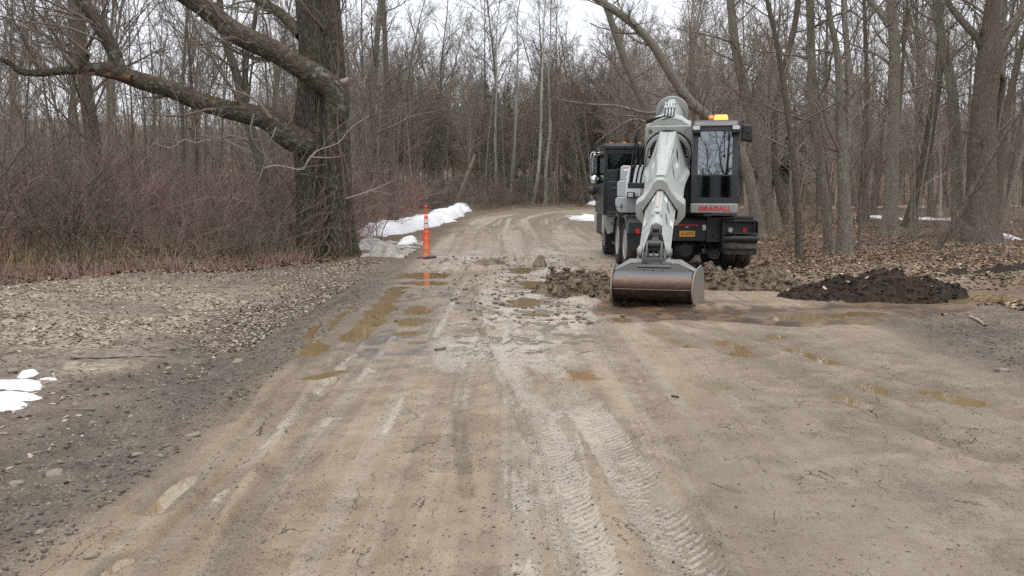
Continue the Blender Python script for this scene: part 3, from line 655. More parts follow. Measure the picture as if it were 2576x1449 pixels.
def fat_obj(name, pieces, mat, parent=None):
    Vs = []; Qs = []; Bs = []; o = 0
    for (_, _, V, Q, B) in pieces: Vs.append(V); Qs.append(Q + o); Bs.append(B); o += len(V)
    me = np_mesh(name, np.concatenate(Vs), quads=np.concatenate(Qs), mat=mat); add_attr(me, 'bk', np.concatenate(Bs), 'FLOAT_VECTOR')
    ob = link(name, me, parent); return ob
def rebase(root):
    for c in root.children:
        c.data.transform(__import__('mathutils').Matrix.Translation(-Vector(root.location)))
rngT = random.Random(77)
bt = tag(empty('old_tree', (BX, BY, 0)), 'massive gnarled old tree with long mossy limbs reaching over the left verge', 'tree')
T1 = fat(pxt([(815, 672), (812, 600), (805, 500), (800, 400), (798, 300), (800, 200), (795, 100), (785, 0), (775, -130), (760, -300)], BY + .15), [.66, .60, .54, .53, .50, .40, .36, .36, .33, .28], 56, 90, 1, .21, base_flare=.45)
T2 = fat(pxt([(858, 662), (852, 560), (846, 470), (843, 380), (842, 300), (848, 240), (838, 205)], BY - .22), [.36, .34, .33, .34, .34, .30, .24], 40, 60, 2, .2, base_flare=.4)
T3 = fat(pxt([(832, 300), (842, 200), (836, 100), (828, 0), (830, -150)], BY + .1), [.30, .27, .27, .26, .22], 32, 40, 3, .12)
tr_o = fat_obj('trunk', [T1, T2, T3], M['bark_old'], bt)
lw = [(842, 320), (850, 275), (838, 226), (800, 193), (750, 165), (690, 128), (650, 110), (590, 80), (545, 45), (500, 10), (440, -30), (350, -110)]
L_up = fat(pxt(lw, BY - .25, (0, -1.2)), [.26, .28, .27, .26, .24, .24, .24, .22, .21, .20, .18, .15], 30, 90, 4, .10)
L_lo = fat(pxt([(800, 366), (760, 358), (715, 335), (675, 300), (610, 284), (550, 270), (480, 248), (430, 225), (360, 205), (300, 185), (240, 178)], BY - .1, (0, -1.6)), [.34, .32, .28, .25, .22, .21, .20, .20, .20, .17, .10], 30, 100, 5, .10)
L_v = fat(pxt([(300, 188), (288, 140), (268, 95), (238, 45), (205, 0), (160, -70)], BY - 1.6, (0, -.4)), [.19, .15, .145, .14, .13, .10], 20, 50, 6, .08)
L_t = fat(pxt([(300, 178), (250, 172), (195, 175), (140, 180), (95, 184), (50, 180), (25, 160), (0, 150), (-40, 150)], BY - 1.6, (0, -.5)), [.14, .13, .11, .09, .08, .075, .06, .055, .04], 14, 50, 7, .08)
L_b = fat(pxt([(205, 172), (208, 150), (222, 142)], BY - 1.75), [.09, .12, .07], 12, 10, 8, .12)
L_r = fat(pxt([(760, 90), (735, 62), (700, 30), (650, 0), (600, -40)], BY + .2, (0, 1)), [.16, .13, .12, .11, .09], 14, 30, 9, .06)
fat_obj('limb', [L_up], M['bark_limb'], bt); fat_obj('limb', [L_lo, L_v, L_t, L_b], M['bark_limb'], bt); fat_obj('limb', [L_r], M['bark_limb'], bt)
stub = fat(pxt([(848, 212), (866, 205), (878, 196)], BY - .4), [.10, .075, .03], 12, 8, 10, .15); st2 = fat(pxt([(858, 232), (872, 240)], BY - .4), [.07, .05], 10, 4, 11, .1)
fat_obj('branch_stub', [stub, st2], M['snag'], bt)
split = fat(pxt([(330, 196), (280, 186), (230, 184), (185, 183)], BY - 1.65, (0, -.1)), [.085, .07, .05, .015], 10, 20, 12, .2)
fat_obj('split_wood', [split], plain('split_wood', (.20, .105, .06), .8, 0, .4, 12), bt)
CR = Tubes()
BS = [dict(n=9, t0=.15, t1=1, ang=(30, 75), len=(1.2, 3.2), rel=False, fall=.2, rr=.22, rmin=.012, seg=7, bend=.22, up=.03, k=5),
      dict(n=6, t0=.2, t1=1, ang=(25, 60), len=(.3, .6), fall=.3, rr=.55, rmin=.007, seg=5, bend=.22, up=.03, k=4), dict(n=5, t0=.15, t1=1, ang=(25, 60), len=(.3, .6), fall=.2, rr=.6, rmin=.005, seg=4, bend=.2, up=.0, k=3)]
for br, nn, t0 in ((L_up, 9, .3), (L_lo, 8, .3), (L_v, 11, .2), (L_t, 9, .2), (L_r, 10, .1), (T1, 12, .72), (T3, 8, .4)):
    sprout(rngT, br[0], br[1], [dict(BS[0], n=nn, t0=t0)] + BS[1:], 0, CR)
for l, r in (([(175, 170), (150, 110), (118, 60), (85, 20), (50, -20)], .05), ([(195, 172), (165, 140), (120, 90), (60, 70), (0, 40)], .045), ([(230, 140), (180, 100), (140, 60), (110, 20)], .04), ([(100, 182), (70, 120), (40, 60), (5, 10)], .05),
             ([(120, 183), (60, 130), (0, 100)], .03), ([(680, 296), (640, 250), (560, 215), (500, 190)], .03), ([(695, 320), (672, 380), (660, 430), (640, 480)], .022), ([(640, 285), (630, 330), (655, 380), (690, 400)], .018), ([(560, 274), (545, 300), (540, 350)], .016)):
    q = resample(pxt(l, BY - 1.8, (0, -.4)), 9); rd = taper(r, r * .3, 9); CR.add(q, rd, 6); sprout(rngT, q, rd, [dict(BS[1], n=9), BS[2]], 0, CR)
link('crown', CR.mesh('old_tree_crown', M['twig']), bt)
VN = Tubes()                                    # vines strangling the trunk
for i in range(20):
    u0 = rngT.uniform(770, 872); n = 14; top = rngT.choice([560, 480, 420, 330, 250]); pts = []; ang = rngT.uniform(-1.35, 1.35)
    for j in range(n + 1):
        f = j / n; v = 655 + (top - 655) * f; ang += rngT.gauss(0, .09); ang = max(-1.5, min(1.5, ang))
        zz = onY(820, v, BY)[2]; rr = .60 + .25 * math.exp(-zz / .5) - .02 * zz
        pts.append((BX + .0 + math.sin(ang) * rr * 1.02, BY + .05 - math.cos(ang) * rr * .95, max(zz, -.05)))
    r = rngT.uniform(.012, .035); VN.add(resample(pts, 20), taper(r, r * .5, 20), 6)
for l, r in (([(868, 500), (862, 420), (852, 350), (848, 250), (852, 150), (846, 60), (838, 0)], .035), ([(820, 530), (815, 470), (822, 420), (812, 330)], .03), ([(880, 460), (868, 405), (858, 380)], .03), ([(806, 330), (790, 320), (800, 340), (775, 335)], .02),
             ([(885, 640), (880, 560), (882, 480), (872, 400)], .022), ([(860, 120), (856, 60), (862, 10), (858, -40)], .02)):
    VN.add(resample(pxt(l, BY - .62), 26), taper(r, r * .5, 26), 6)
link('vine', VN.mesh('vines', twig_mat('vine_bark', (.085, .066, .046), (.175, .142, .104))), bt)
PB = Tubes()                                    # pale dead branches low on the trunk
for l, r, Yy in (([(635, 384), (600, 368), (560, 352), (520, 352), (490, 360), (465, 350), (430, 372), (385, 358)], .022, BY - .3), ([(660, 425), (690, 416), (730, 422), (762, 428), (775, 405), (800, 378), (850, 360), (885, 320), (930, 290)], .018, BY - .9), ([(785, 395), (820, 397), (856, 394)], .014, BY - .9), ([(870, 500), (930, 480), (990, 455)], .014, BY - .7)):
    q = resample(pxt(l, Yy), 18); rd = taper(r, r * .35, 18); PB.add(q, rd, 6); sprout(rngT, q, rd, [dict(BS[2], n=5, rmin=.004)], 0, PB)
link('dead_branch', PB.mesh('dead_branch', M['pale_twig']), bt)
rebase(bt)

# ---- individual trees that can be told apart
def solo(name, base, pts, rads, label, Y=None, mat='bark', cm='twig', spec=None, forks=(), sides=14, seed=0, top=True, fl=.45, cat='tree', extra=0):
    """pts: px along the trunk from its foot; continues upward by itself past the frame"""
    rng = random.Random(seed + 500); x, y = at(*base)
    if Y is not None: y = Y; x = onY(base[0], base[1], Y)[0]
    z0 = h1(x, y); P = [onY(u, v, y) for u, v in pts]; P[0] = (P[0][0], y, z0 - .1)
    k = FPX / y                                     # px per metre at that distance
    n = 22; p = resample(P, n); r = flare([a / 2 / k for a in interp(rads, n)], p, fl, .3)
    root = tag(empty(name, (x, y, z0)), label, cat); T = [fat(p, r, sides, 44, seed, .06)]
    C = Tubes(); S = spec or [dict(per=1.5, n=1, t0=.35, t1=1, ang=(35, 75), len=(.9, 2.6), rel=False, fall=.1, rr=.35, rmin=.01, seg=6, bend=.16, up=.05, k=4),
                              dict(n=6, t0=.2, t1=1, ang=(25, 55), len=(.3, .6), fall=.3, rr=.55, rmin=.006, seg=4, bend=.17, up=.04, k=3), dict(n=5, t0=.2, t1=1, ang=(25, 55), len=(.3, .6), fall=.2, rr=.6, rmin=.0045, seg=3, bend=.18, up=.02, k=3)]
    sprout(rng, p, r, S, 0, C)
    if top:
        d = nrm(tuple(a - b for a, b in zip(p[-1], p[-3]))); L = rng.uniform(5, 7.5); q = path(rng, p[-1], d, L, 8, .06, .05); rq = taper(r[-1], r[-1] * .2, 8)
        T.append(fat(q, rq, 9, 10, seed + 1, .03)); sprout(rng, q, rq, [dict(S[0], t0=.05, per=2.4)] + S[1:], 0, C)
    for fk, fr in forks:
        q = resample([onY(u, v, y + .15 * i) for i, (u, v) in enumerate(fk)], 14); rq = [a / 2 / k for a in interp(fr, 14)]
        T.append(fat(q, rq, 10, 24, seed + 2, .05)); sprout(rng, q, rq, [dict(S[0], t0=.15)] + S[1:], 0, C)
    fat_obj('trunk', T, M[mat], root); link('crown', C.mesh('crown', M[cm]), root); rebase(root); return root
def zz(l): return [(1823.8 + a * .5427, b * .5427) for a, b in l]     # notes taken on an enlarged right part
solo('tree', (2005, 657), zz([(348, 1212), (340, 1050), (325, 800), (300, 600), (272, 400), (240, 200), (195, 0)]), [20, 18, 16, 15, 13, 12, 11], 'slim dark tree with a kinked stem just right of the excavator', mat='bark_dark', seed=1)
solo('tree', (2085, 648), zz([(490, 1190), (475, 1050), (462, 900), (435, 700), (410, 500), (400, 250), (395, 0)]), [26, 23, 21, 21, 21, 20, 19], 'grey tree bending left at its foot beside the double stemmed tree', seed=2)
solo('tree', (2122, 655), zz([(556, 1208), (553, 1000), (548, 800), (540, 620), (535, 480), (520, 250), (490, 100), (470, -30)]), [38, 33, 30, 27, 22, 17, 15, 13], 'pale grey double stemmed tree rising behind the black soil heap', forks=[(zz([(556, 900), (565, 700), (575, 480), (572, 300), (555, 100), (550, -20)]), [14, 17, 17, 16, 15, 14])], seed=3)
solo('tree', (2241, 605), zz([(765, 1118), (768, 950), (775, 800), (780, 600), (785, 400), (785, 200), (775, 80), (770, -60)]), [42, 34, 30, 28, 27, 27, 25, 22], 'straight trunk with green lichen high up and a left fork', mat='bark', forks=[(zz([(760, 120), (720, 60), (670, 0), (620, -60)]), [16, 15, 14, 12])], seed=4)
solo('tree', (2285, 594), zz([(848, 1095), (870, 980), (915, 800), (945, 650), (960, 540), (990, 350), (1000, 200), (990, 0)]), [32, 28, 26, 24, 22, 20, 18, 17], 'dark trunk leaning right just beside the straight lichen spotted trunk', mat='bark_dark', seed=5)
solo('tree', (2415, 622), zz([(1090, 1150), (1080, 1000), (1075, 800), (1066, 600), (1050, 400), (1010, 200), (985, 60), (975, -60)]), [36, 30, 28, 28, 26, 22, 20, 18], 'curved trunk leaning left standing close to the big forked tree', seed=6)
solo('tree', (2470, 628), zz([(1190, 1158), (1185, 1000), (1190, 850), (1195, 650), (1205, 450), (1222, 300), (1232, 210), (1235, 100), (1245, -40)]), [86, 74, 70, 66, 60, 56, 60, 40, 30], 'biggest dark trunk on the right with a heavy fork of three limbs', mat='bark_dark',
     forks=[(zz([(1210, 240), (1180, 185), (1110, 110), (1060, 50), (1010, -30)]), [26, 20, 17, 15, 13]), (zz([(1250, 270), (1300, 190), (1345, 110), (1385, 30), (1420, -60)]), [28, 24, 22, 20, 18]), (zz([(1180, 205), (1225, 285), (1270, 340), (1290, 375), (1265, 520), (1258, 600)]), [20, 17, 15, 15, 12, 8])], sides=26, seed=7)
solo('tree', (2500, 585), zz([(1255, 1080), (1262, 900), (1285, 650), (1330, 400), (1385, 180), (1420, 60)]), [26, 22, 20, 17, 14, 12], 'slimmer trunk leaning right behind the biggest forked tree', Y=29, mat='bark_dark', seed=8)
solo('leaning_branch', (2350, 662), [(2350, 664), (2375, 600), (2415, 535), (2455, 460), (2500, 385), (2540, 320), (2562, 290)], [15, 15, 15, 13, 11, 9, 8], 'dark dead branch leaning up right across the forked tree', mat='bark_dark', cm='twig_dark', top=False, fl=0, cat='branch', seed=9,
     spec=[dict(n=5, t0=.2, t1=.9, ang=(35, 70), len=(.4, 1.2), rel=False, rr=.5, rmin=.006, seg=5, bend=.15, up=0, k=4)])
solo('tree', (1905, 590), [(1912, 590), (1900, 530), (1885, 450), (1860, 380), (1800, 310), (1735, 255), (1690, 190), (1640, 110), (1580, 50), (1505, 0), (1440, -45)], [34, 30, 28, 27, 26, 25, 24, 22, 20, 18, 14], 'trunk behind the cab arching far left over the boom', Y=27, mat='bark', seed=10,
     forks=[([(1735, 262), (1640, 285), (1560, 268), (1480, 262), (1400, 250)], [10, 8, 7, 5, 3]), ([(1660, 330), (1600, 300), (1540, 330), (1500, 360)], [7, 6, 5, 3])])
solo('tree', (1945, 585), [(1950, 590), (1935, 520), (1915, 420), (1895, 320), (1870, 220), (1850, 120), (1840, 30), (1830, -60)], [30, 26, 25, 24, 23, 22, 20, 18], 'grey trunk leaning left just right of the cab mirror', Y=30, seed=11)
solo('tree', (1985, 570), [(1985, 575), (1960, 480), (1945, 380), (1950, 280), (1975, 160), (2000, 60), (2010, -40)], [22, 20, 19, 18, 16, 15, 13], 'thin dark tree with a zigzag stem behind the kinked tree', Y=33, mat='bark_dark', seed=12)
solo('tree', (1700, 560), [(1720, 560), (1690, 460), (1650, 330), (1600, 220), (1560, 120), (1530, 30), (1500, -60)], [26, 24, 22, 20, 18, 16, 14], 'grey brown tree leaning left behind the carrier cab', Y=34, seed=13)
# left of the road
solo('tree', (285, 690), [(290, 690), (275, 590), (255, 490), (238, 380), (222, 270), (210, 180), (200, 90), (187, 0), (180, -60)], [44, 40, 38, 37, 36, 34, 32, 30, 27], 'dark leaning trunk standing in the left brush under the long limb', Y=22.4, mat='bark_dark', seed=14)
solo('tree', (700, 650), [(700, 650), (682, 560), (668, 470), (652, 400), (632, 330), (612, 260), (590, 170), (560, 80), (552, -20)], [34, 28, 26, 26, 24, 22, 20, 18, 15], 'slender tree with pale bark just left of the gnarled old tree', Y=22.5, seed=15, forks=[([(615, 270), (620, 150), (640, 60), (650, -30)], [16, 14, 12, 10])])
solo('tree', (925, 590), [(925, 600), (928, 450), (935, 300), (945, 150), (955, 20), (960, -60)], [20, 18, 17, 15, 13, 11], 'straight slim tree at the snow edge right of the old tree', Y=31, seed=16)
solo('tree', (985, 575), [(985, 580), (985, 430), (978, 280), (970, 140), (965, 20), (960, -60)], [18, 16, 15, 14, 12, 10], 'slim tree behind the snow bank left of the orange cone', Y=33, mat='bark_dark', seed=17)
solo('snag', (1148, 515), [(1146, 515), (1158, 490), (1172, 450), (1186, 415), (1196, 388)], [13, 12, 11, 9, 5], 'pale broken trunk leaning right at the road bend', Y=56, mat='snag', cm='pale_twig', top=False, fl=.2, cat='dead tree', seed=18, spec=[dict(n=2, t0=.4, t1=.9, ang=(30, 60), len=(.4, .8), rel=False, rr=.4, rmin=.02, seg=3, bend=.1, up=0, k=4)])
for i, (u, pts) in enumerate(((1290, [(1285, 520), (1290, 430), (1296, 330), (1300, 220), (1303, 120)]), (1345, [(1338, 520), (1352, 450), (1360, 350), (1362, 240), (1366, 130)]), (1370, [(1372, 520), (1374, 420), (1384, 320), (1380, 200), (1384, 110)]), (1247, [(1247, 520), (1248, 430), (1246, 340), (1250, 200)]))):
    solo('birch', (u, 520), pts, [9, 8, 7, 6, 4], ['white birch standing left of the leaning birch beyond the bend', 'white birch with a leaning bright lower stem beyond the bend', 'birch close behind the leaning white birch', 'thinnest pale birch near the broken trunk'][i], Y=58 + i, mat='birch', seed=20 + i)
# trees behind the camera, seen mirrored in the cab window
BIG = proto_tree(61, 14, .30, [dict(n=15, t0=.28, t1=.98, ang=(40, 80), len=(.30, .48), fall=.5, rr=.55, rmin=.02, seg=9, bend=.24, up=.05, k=6), dict(n=8, t0=.2, t1=1, ang=(25, 65), len=(.3, .55), fall=.3, rr=.6, rmin=.013, seg=6, bend=.22, up=.05, k=4),
        dict(n=6, t0=.2, t1=1, ang=(25, 60), len=(.3, .6), fall=.2, rr=.6, rmin=.008, seg=4, bend=.2, up=.03, k=3)], .05, True, 'bark_dark', 'twig_dark', 'spreading_tree')
for i, (x, y, s) in enumerate(((-.9, -8, .95), (-4.6, -20, 1.1), (.5, -28, 1.0))):
    place('tree', BIG, x, y, 'bare forked tree mirrored in the cab window', 'tree', 'bare trees behind the viewer', random.Random(900 + i), s)

# ---- the woods
rngW = random.Random(4242); used = []
def free(x, y, d):
    for a, b in used:
        if (a - x) ** 2 + (b - y) ** 2 < d * d: return False
    used.append((x, y)); return True
def clear(x, y, m=1.0):
    a = np.array([x]); b = np.array([y]); d = abs(road_d(a, b)[0][0]); return d > 3.3 + m
def scatter(n, fx, mind, m=1.0):
    out = []
    for _ in range(n * 30):
        if len(out) >= n: break
        x, y = fx()
        if abs(x) > .63 * y + 3 or not clear(x, y, m) or not free(x, y, mind): continue
        out.append((x, y))
    return out
def zone(x0, x1, y0, y1, pw=1.0):
    return lambda: (rngW.uniform(x0, x1), y0 + (y1 - y0) * rngW.random() ** pw)
for x, y in scatter(50, lambda: (lambda y: (rngW.uniform(-.62 * y, -4.6 - .02 * y), y))(rngW.uniform(30, 64)), 2.2):
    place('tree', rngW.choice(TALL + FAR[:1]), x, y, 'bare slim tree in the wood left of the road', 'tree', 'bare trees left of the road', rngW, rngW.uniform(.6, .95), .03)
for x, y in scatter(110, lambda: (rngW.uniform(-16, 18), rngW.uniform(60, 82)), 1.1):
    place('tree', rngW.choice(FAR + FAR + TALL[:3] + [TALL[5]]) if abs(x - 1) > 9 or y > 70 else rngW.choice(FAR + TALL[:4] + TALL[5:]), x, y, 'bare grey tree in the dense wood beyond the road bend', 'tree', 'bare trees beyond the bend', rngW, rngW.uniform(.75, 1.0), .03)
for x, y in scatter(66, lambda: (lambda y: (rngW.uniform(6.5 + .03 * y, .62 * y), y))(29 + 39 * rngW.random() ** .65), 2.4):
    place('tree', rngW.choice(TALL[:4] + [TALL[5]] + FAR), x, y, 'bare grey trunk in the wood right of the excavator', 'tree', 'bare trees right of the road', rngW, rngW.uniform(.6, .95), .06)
for x, y in scatter(90, lambda: (lambda y: (rngW.uniform(-.62 * y, -4.2 - .02 * y), y))(rngW.uniform(22, 58)), .9, .6):
    place('sapling', rngW.choice(SAPL), x, y, 'thin bare sapling in the thicket left of the road', 'sapling', 'saplings left of the road', rngW, 1, .05)
for x, y in scatter(90, lambda: (rngW.uniform(-8, 14), rngW.uniform(56, 70)), .8, .8):
    place('sapling', rngW.choice(SAPL), x, y, 'thin bare sapling at the wood edge beyond the bend', 'sapling', 'saplings beyond the bend', rngW, 1.1, .05)
for x, y in scatter(28, lambda: (lambda y: (rngW.uniform(5.6 + .03 * y, .62 * y), y))(rngW.uniform(21, 55)), .9, 1):
    place('sapling', rngW.choice(SAPL), x, y, 'thin bare sapling in the wood right of the road', 'sapling', 'saplings right of the road', rngW, 1, .06)
for x, y in scatter(26, lambda: (rngW.uniform(-4, 24), rngW.uniform(68, 84)), 1.5):
    place('hemlock', rngW.choice(HEM), x, y, 'dark green hemlock deep in the wood beyond the bend', 'evergreen', 'hemlocks beyond the bend', rngW, rngW.uniform(.7, 1))
# thicket left: edge runs from the near left to the old tree
def brush_edge(x): return 13.1 + (x + 8.2) * 1.75 if x > -8.2 else 13.1 + (x + 8.2) * .1
def brushpos(a, b, pw):
    def f():
        x = -4.4 - rngW.random() ** .8 * 26; return x, brush_edge(x) + a + rngW.random() ** pw * b
    return f
for x, y in scatter(128, brushpos(.3, 17, 1.0), .7, .6):
    near = y < brush_edge(x) + 2.5
    m = rngW.choice([SHR[3], SHR[4], SHR[5], SHR[6]]) if near else rngW.choice(SHR[:3] + SHR[:3] + SHR[4:7])
    place1('shrub', m, x, y, 'bare twiggy shrub tangled in the left thicket', 'shrub', 'shrubs of the left thicket', rngW, .95)
for x, y in scatter(20, lambda: (lambda y: (rngW.uniform(5.2 + .03 * y, .6 * y), y))(rngW.uniform(17.5, 40)), .9, 1.2):
    place1('shrub', SHR[3 + rngW.randint(0, 2)], x, y, 'sparse twiggy shrub on the leaf covered floor at right', 'shrub', 'shrubs of the right wood', rngW, .6)

# ---- the far woods and thickets nobody could count: instances on points
def stuff_field(name, sources, pts, scs, label):
    """sources: list of lists of objects that together make one plant"""
    me = bpy.data.meshes.new(name); me.vertices.add(len(pts)); me.vertices.foreach_set('co', np.array(pts, dtype=np.float32).ravel())
    rr = random.Random(5)
    add_attr(me, 'kindn', [rr.randrange(len(sources)) for _ in pts], 'FLOAT'); add_attr(me, 'sc', scs, 'FLOAT'); add_attr(me, 'rz', [rr.uniform(0, 6.28) for _ in pts], 'FLOAT')
    ob = link(name, me); tag(ob, label, name.replace('_', ' '), kind='stuff')
    t = bpy.data.node_groups.new(name, 'GeometryNodeTree'); t.interface.new_socket('Geometry', in_out='INPUT', socket_type='NodeSocketGeometry'); t.interface.new_socket('Geometry', in_out='OUTPUT', socket_type='NodeSocketGeometry')
    N = t.nodes.new; gi = N('NodeGroupInput'); go = N('NodeGroupOutput'); jo = N('GeometryNodeJoinGeometry')
    def named(a):
        x = N('GeometryNodeInputNamedAttribute'); x.data_type = 'FLOAT'; x.inputs['Name'].default_value = a; return x.outputs[0]
    for i, src in enumerate(sources):
        j = N('GeometryNodeJoinGeometry')
        for s in src:
            oi = N('GeometryNodeObjectInfo'); oi.inputs['Object'].default_value = s; t.links.new(oi.outputs['Geometry'], j.inputs[0])
        ip = N('GeometryNodeInstanceOnPoints'); t.links.new(gi.outputs[0], ip.inputs['Points']); t.links.new(j.outputs[0], ip.inputs['Instance'])
        cm_ = N('FunctionNodeCompare'); cm_.data_type = 'FLOAT'; cm_.operation = 'EQUAL'; t.links.new(named('kindn'), cm_.inputs[0]); cm_.inputs[1].default_value = i; t.links.new(cm_.outputs[0], ip.inputs['Selection'])
        cx = N('ShaderNodeCombineXYZ'); t.links.new(named('rz'), cx.inputs[2]); t.links.new(cx.outputs[0], ip.inputs['Rotation'])
        cs = N('ShaderNodeCombineXYZ'); s_ = named('sc')
        for k in range(3): t.links.new(s_, cs.inputs[k])
        t.links.new(cs.outputs[0], ip.inputs['Scale']); t.links.new(ip.outputs[0], jo.inputs[0])
    t.links.new(jo.outputs[0], go.inputs[0]); md = ob.modifiers.new('instances', 'NODES'); md.node_group = t; return ob
def kids(cat_mesh):
    o = [x for x in bpy.data.objects if x.data in cat_mesh and x.parent]; tr = {}
    for x in o: tr.setdefault(x.parent.name, []).append(x)
    return next(v for v in tr.values() if len(v) == 2)
def fpts(n, f, s0, s1):
    P = []; S = []
    while len(P) < n:
        x, y = f()
        if abs(x) > .66 * abs(y) + 6 or not clear(x, y, 1.5): continue
        P.append((x, y, h1(x, y) - .05)); S.append(rngW.uniform(s0, s1))
    return P, S
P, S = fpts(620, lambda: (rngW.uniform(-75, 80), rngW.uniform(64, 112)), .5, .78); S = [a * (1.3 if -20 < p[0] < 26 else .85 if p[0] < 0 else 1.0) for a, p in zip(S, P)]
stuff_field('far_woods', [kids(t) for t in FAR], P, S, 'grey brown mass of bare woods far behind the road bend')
P, S = fpts(170, lambda: (rngW.choice([-1, -1, 1]) * rngW.uniform(8, 42), rngW.uniform(46, 72)), .8, 1.3)
stuff_field('far_thicket', [kids(t) for t in SAPL], P, S, 'haze of countless thin stems deep in the woods')
shr_o = []
for m in SHR[:3]: shr_o.append([next(x for x in bpy.data.objects if x.data is m)])
P, S = fpts(270, lambda: (lambda x: (x, max(brush_edge(x), 18) + 7 + rngW.random() * 36))(rngW.uniform(-36, -5)), .7, 1.25)
stuff_field('red_brush', shr_o, P, S, 'purplish brown mass of brush in the left field')
shr_p = [[next(x for x in bpy.data.objects if x.data is m)] for m in SHR[3:5]]
P, S = fpts(200, lambda: (rngW.choice([rngW.uniform(-6, 16)] * 2 + [rngW.uniform(9, 40)]), rngW.uniform(50, 68)), .6, 1.0)
stuff_field('understorey', shr_p, P, S, 'grey brown undergrowth along the edge of the far woods')

# ---- dry grass, leaves, gravel, twigs
def blades(n, pos, h0, h1_, name, label, mat, lean=.45, seed=1):
    r = np.random.RandomState(seed); P = np.array([pos(r) for _ in range(n)]); z = hgt(P[:, 0], P[:, 1])
    a = r.uniform(0, 6.283, n); L = r.uniform(h0, h1_, n); w = r.uniform(.0025, .005, n); ln = np.abs(r.normal(0, lean, n)); b = r.uniform(0, 6.283, n)
    c0 = np.stack([P[:, 0], P[:, 1], z - .02], 1); dx = np.stack([np.cos(a) * w, np.sin(a) * w, 0 * w], 1)
    m1 = c0 + np.stack([np.cos(b) * L * ln * .3, np.sin(b) * L * ln * .3, L * .6], 1); m2 = c0 + np.stack([np.cos(b) * L * ln, np.sin(b) * L * ln, L * (1 - .35 * np.clip(ln, 0, 1.6))], 1)
    V = np.stack([c0 - dx, c0 + dx, m1 + dx * .8, m1 - dx * .8, m2], 1).reshape(-1, 3); o = np.arange(n) * 5
    me = np_mesh(name, V, quads=np.stack([o, o + 1, o + 2, o + 3], 1), tris=np.stack([o + 3, o + 2, o + 4], 1), mat=mat, smooth=False); return tag(link(name, me), label, name.replace('_', ' '), kind='stuff')
def gpos(r):
    while True:
        x = -4.2 - r.rand() ** .7 * 22; d = r.rand() ** 1.1 * 15; y = brush_edge(x) - .5 + d + r.normal(0, .3)
        if vn1(x, y) > .50 or r.rand() < .12: return x, y
def vn1(x, y): return float(fbm(np.array([x * .9]), np.array([y * .9]), 400, 2)[0])
blades(26000, gpos, .12, .75, 'dry_grass', 'dry tan grass standing among the left brush', M['drygrass'], .8)
def spos(r):
    x = -4.3 - r.rand() * 9; return x, brush_edge(x) - .6 + r.normal(0, .55)
blades(5000, spos, .06, .42, 'dead_stalks', 'short reddish dead stalks along the foot of the left brush', M['twig_red'], .9, 8)
def leaves(n, pos, name, label, cols, s0=.03, s1=.065, seed=2):
    r = np.random.RandomState(seed); P = []
    while len(P) < n:
        p = pos(r)
        if p is not None: P.append(p)
    P = np.array(P); z = hgt(P[:, 0], P[:, 1]); a = r.uniform(0, 6.283, n); s = r.uniform(s0, s1, n); tx = r.normal(0, .25, n); ty = r.normal(0, .25, n); cu = r.uniform(-.1, .35, n)
    base = np.array([(-1, 0, 0), (-.35, .55, 1), (.5, .5, 1), (1.05, 0, .2), (.45, -.5, 1), (-.4, -.5, 1), (0, 0, 0)], dtype=float)
    V = np.empty((n, 7, 3)); lx = base[None, :, 0] * s[:, None] * (1 + .15 * r.normal(0, 1, (n, 7))); ly = base[None, :, 1] * s[:, None] * (1 + .25 * r.normal(0, 1, (n, 7))); lz = base[None, :, 2] * (s * cu)[:, None] + lx * tx[:, None] + ly * ty[:, None]
    V[..., 0] = P[:, 0:1] + lx * np.cos(a)[:, None] - ly * np.sin(a)[:, None]; V[..., 1] = P[:, 1:2] + lx * np.sin(a)[:, None] + ly * np.cos(a)[:, None]
    V[..., 2] = z[:, None] + lz - lz.min(1, keepdims=True) * .6 + .003
    o = (np.arange(n) * 7)[:, None]; T = np.concatenate([np.concatenate([o + i, o + (i + 1) % 6, o + 6], 1) for i in range(6)])
    me = np_mesh(name, V.reshape(-1, 3), tris=T, mat=M['leaf'], smooth=False); cs = np.array(cols)[r.randint(0, len(cols), n)] * r.uniform(.7, 1.25, (n, 1))
    add_attr(me, 'lc', np.repeat(np.concatenate([cs, np.ones((n, 1))], 1), 7, axis=0)); return tag(link(name, me), label, 'leaves', kind='stuff')
def lp_left(r):
    x = -2.7 - r.rand() ** 1.1 * 8; y = 4 + r.rand() * 16
    if abs(x) > .62 * y + 1 or y > brush_edge(x) + 2.5: return None
    dns = float(fbm(np.array([x * 1.1]), np.array([y * 1.1]), 105, 5)[0])
    q = .9 if y > 8.5 else .12
    return (x, y) if r.rand() < q * max(.15, min(1, (dns - .36) * 5)) else None
leaves(22000, lp_left, 'pale_leaves', 'flattened pale fallen leaves on the left verge', [(.40, .335, .255), (.37, .30, .225), (.33, .265, .195), (.22, .165, .115), (.43, .37, .29), (.28, .215, .155), (.16, .12, .085)], .012, .027)
def lp_brush(r):
    x = -4 - r.rand() * 14; y = brush_edge(x) - 1.5 + r.rand() ** 1.4 * 10
    return None if abs(x) > .62 * y + 1 else (x, y)
leaves(7000, lp_brush, 'brown_leaves', 'brown fallen leaves under the left brush', [(.24, .15, .085), (.17, .105, .06), (.30, .21, .13), (.10, .07, .045)], seed=3)
def lp_right(r):
    y = 11 + r.rand() ** 1.5 * 30; x = 4.6 + r.rand() * (.63 * y)
    if x > .63 * y + 1 or (y > 16.4 and y < 23.5 and x < 5.1): return None
    if y < 13.8 and x < 6.2 + .3 * (12 - y): return None
    if y < 15 and abs(float(pdist(np.array([x]), np.array([y]), TRENCH)[0][0])) < .62 + .25 * r.rand(): return None
    return (x, y)
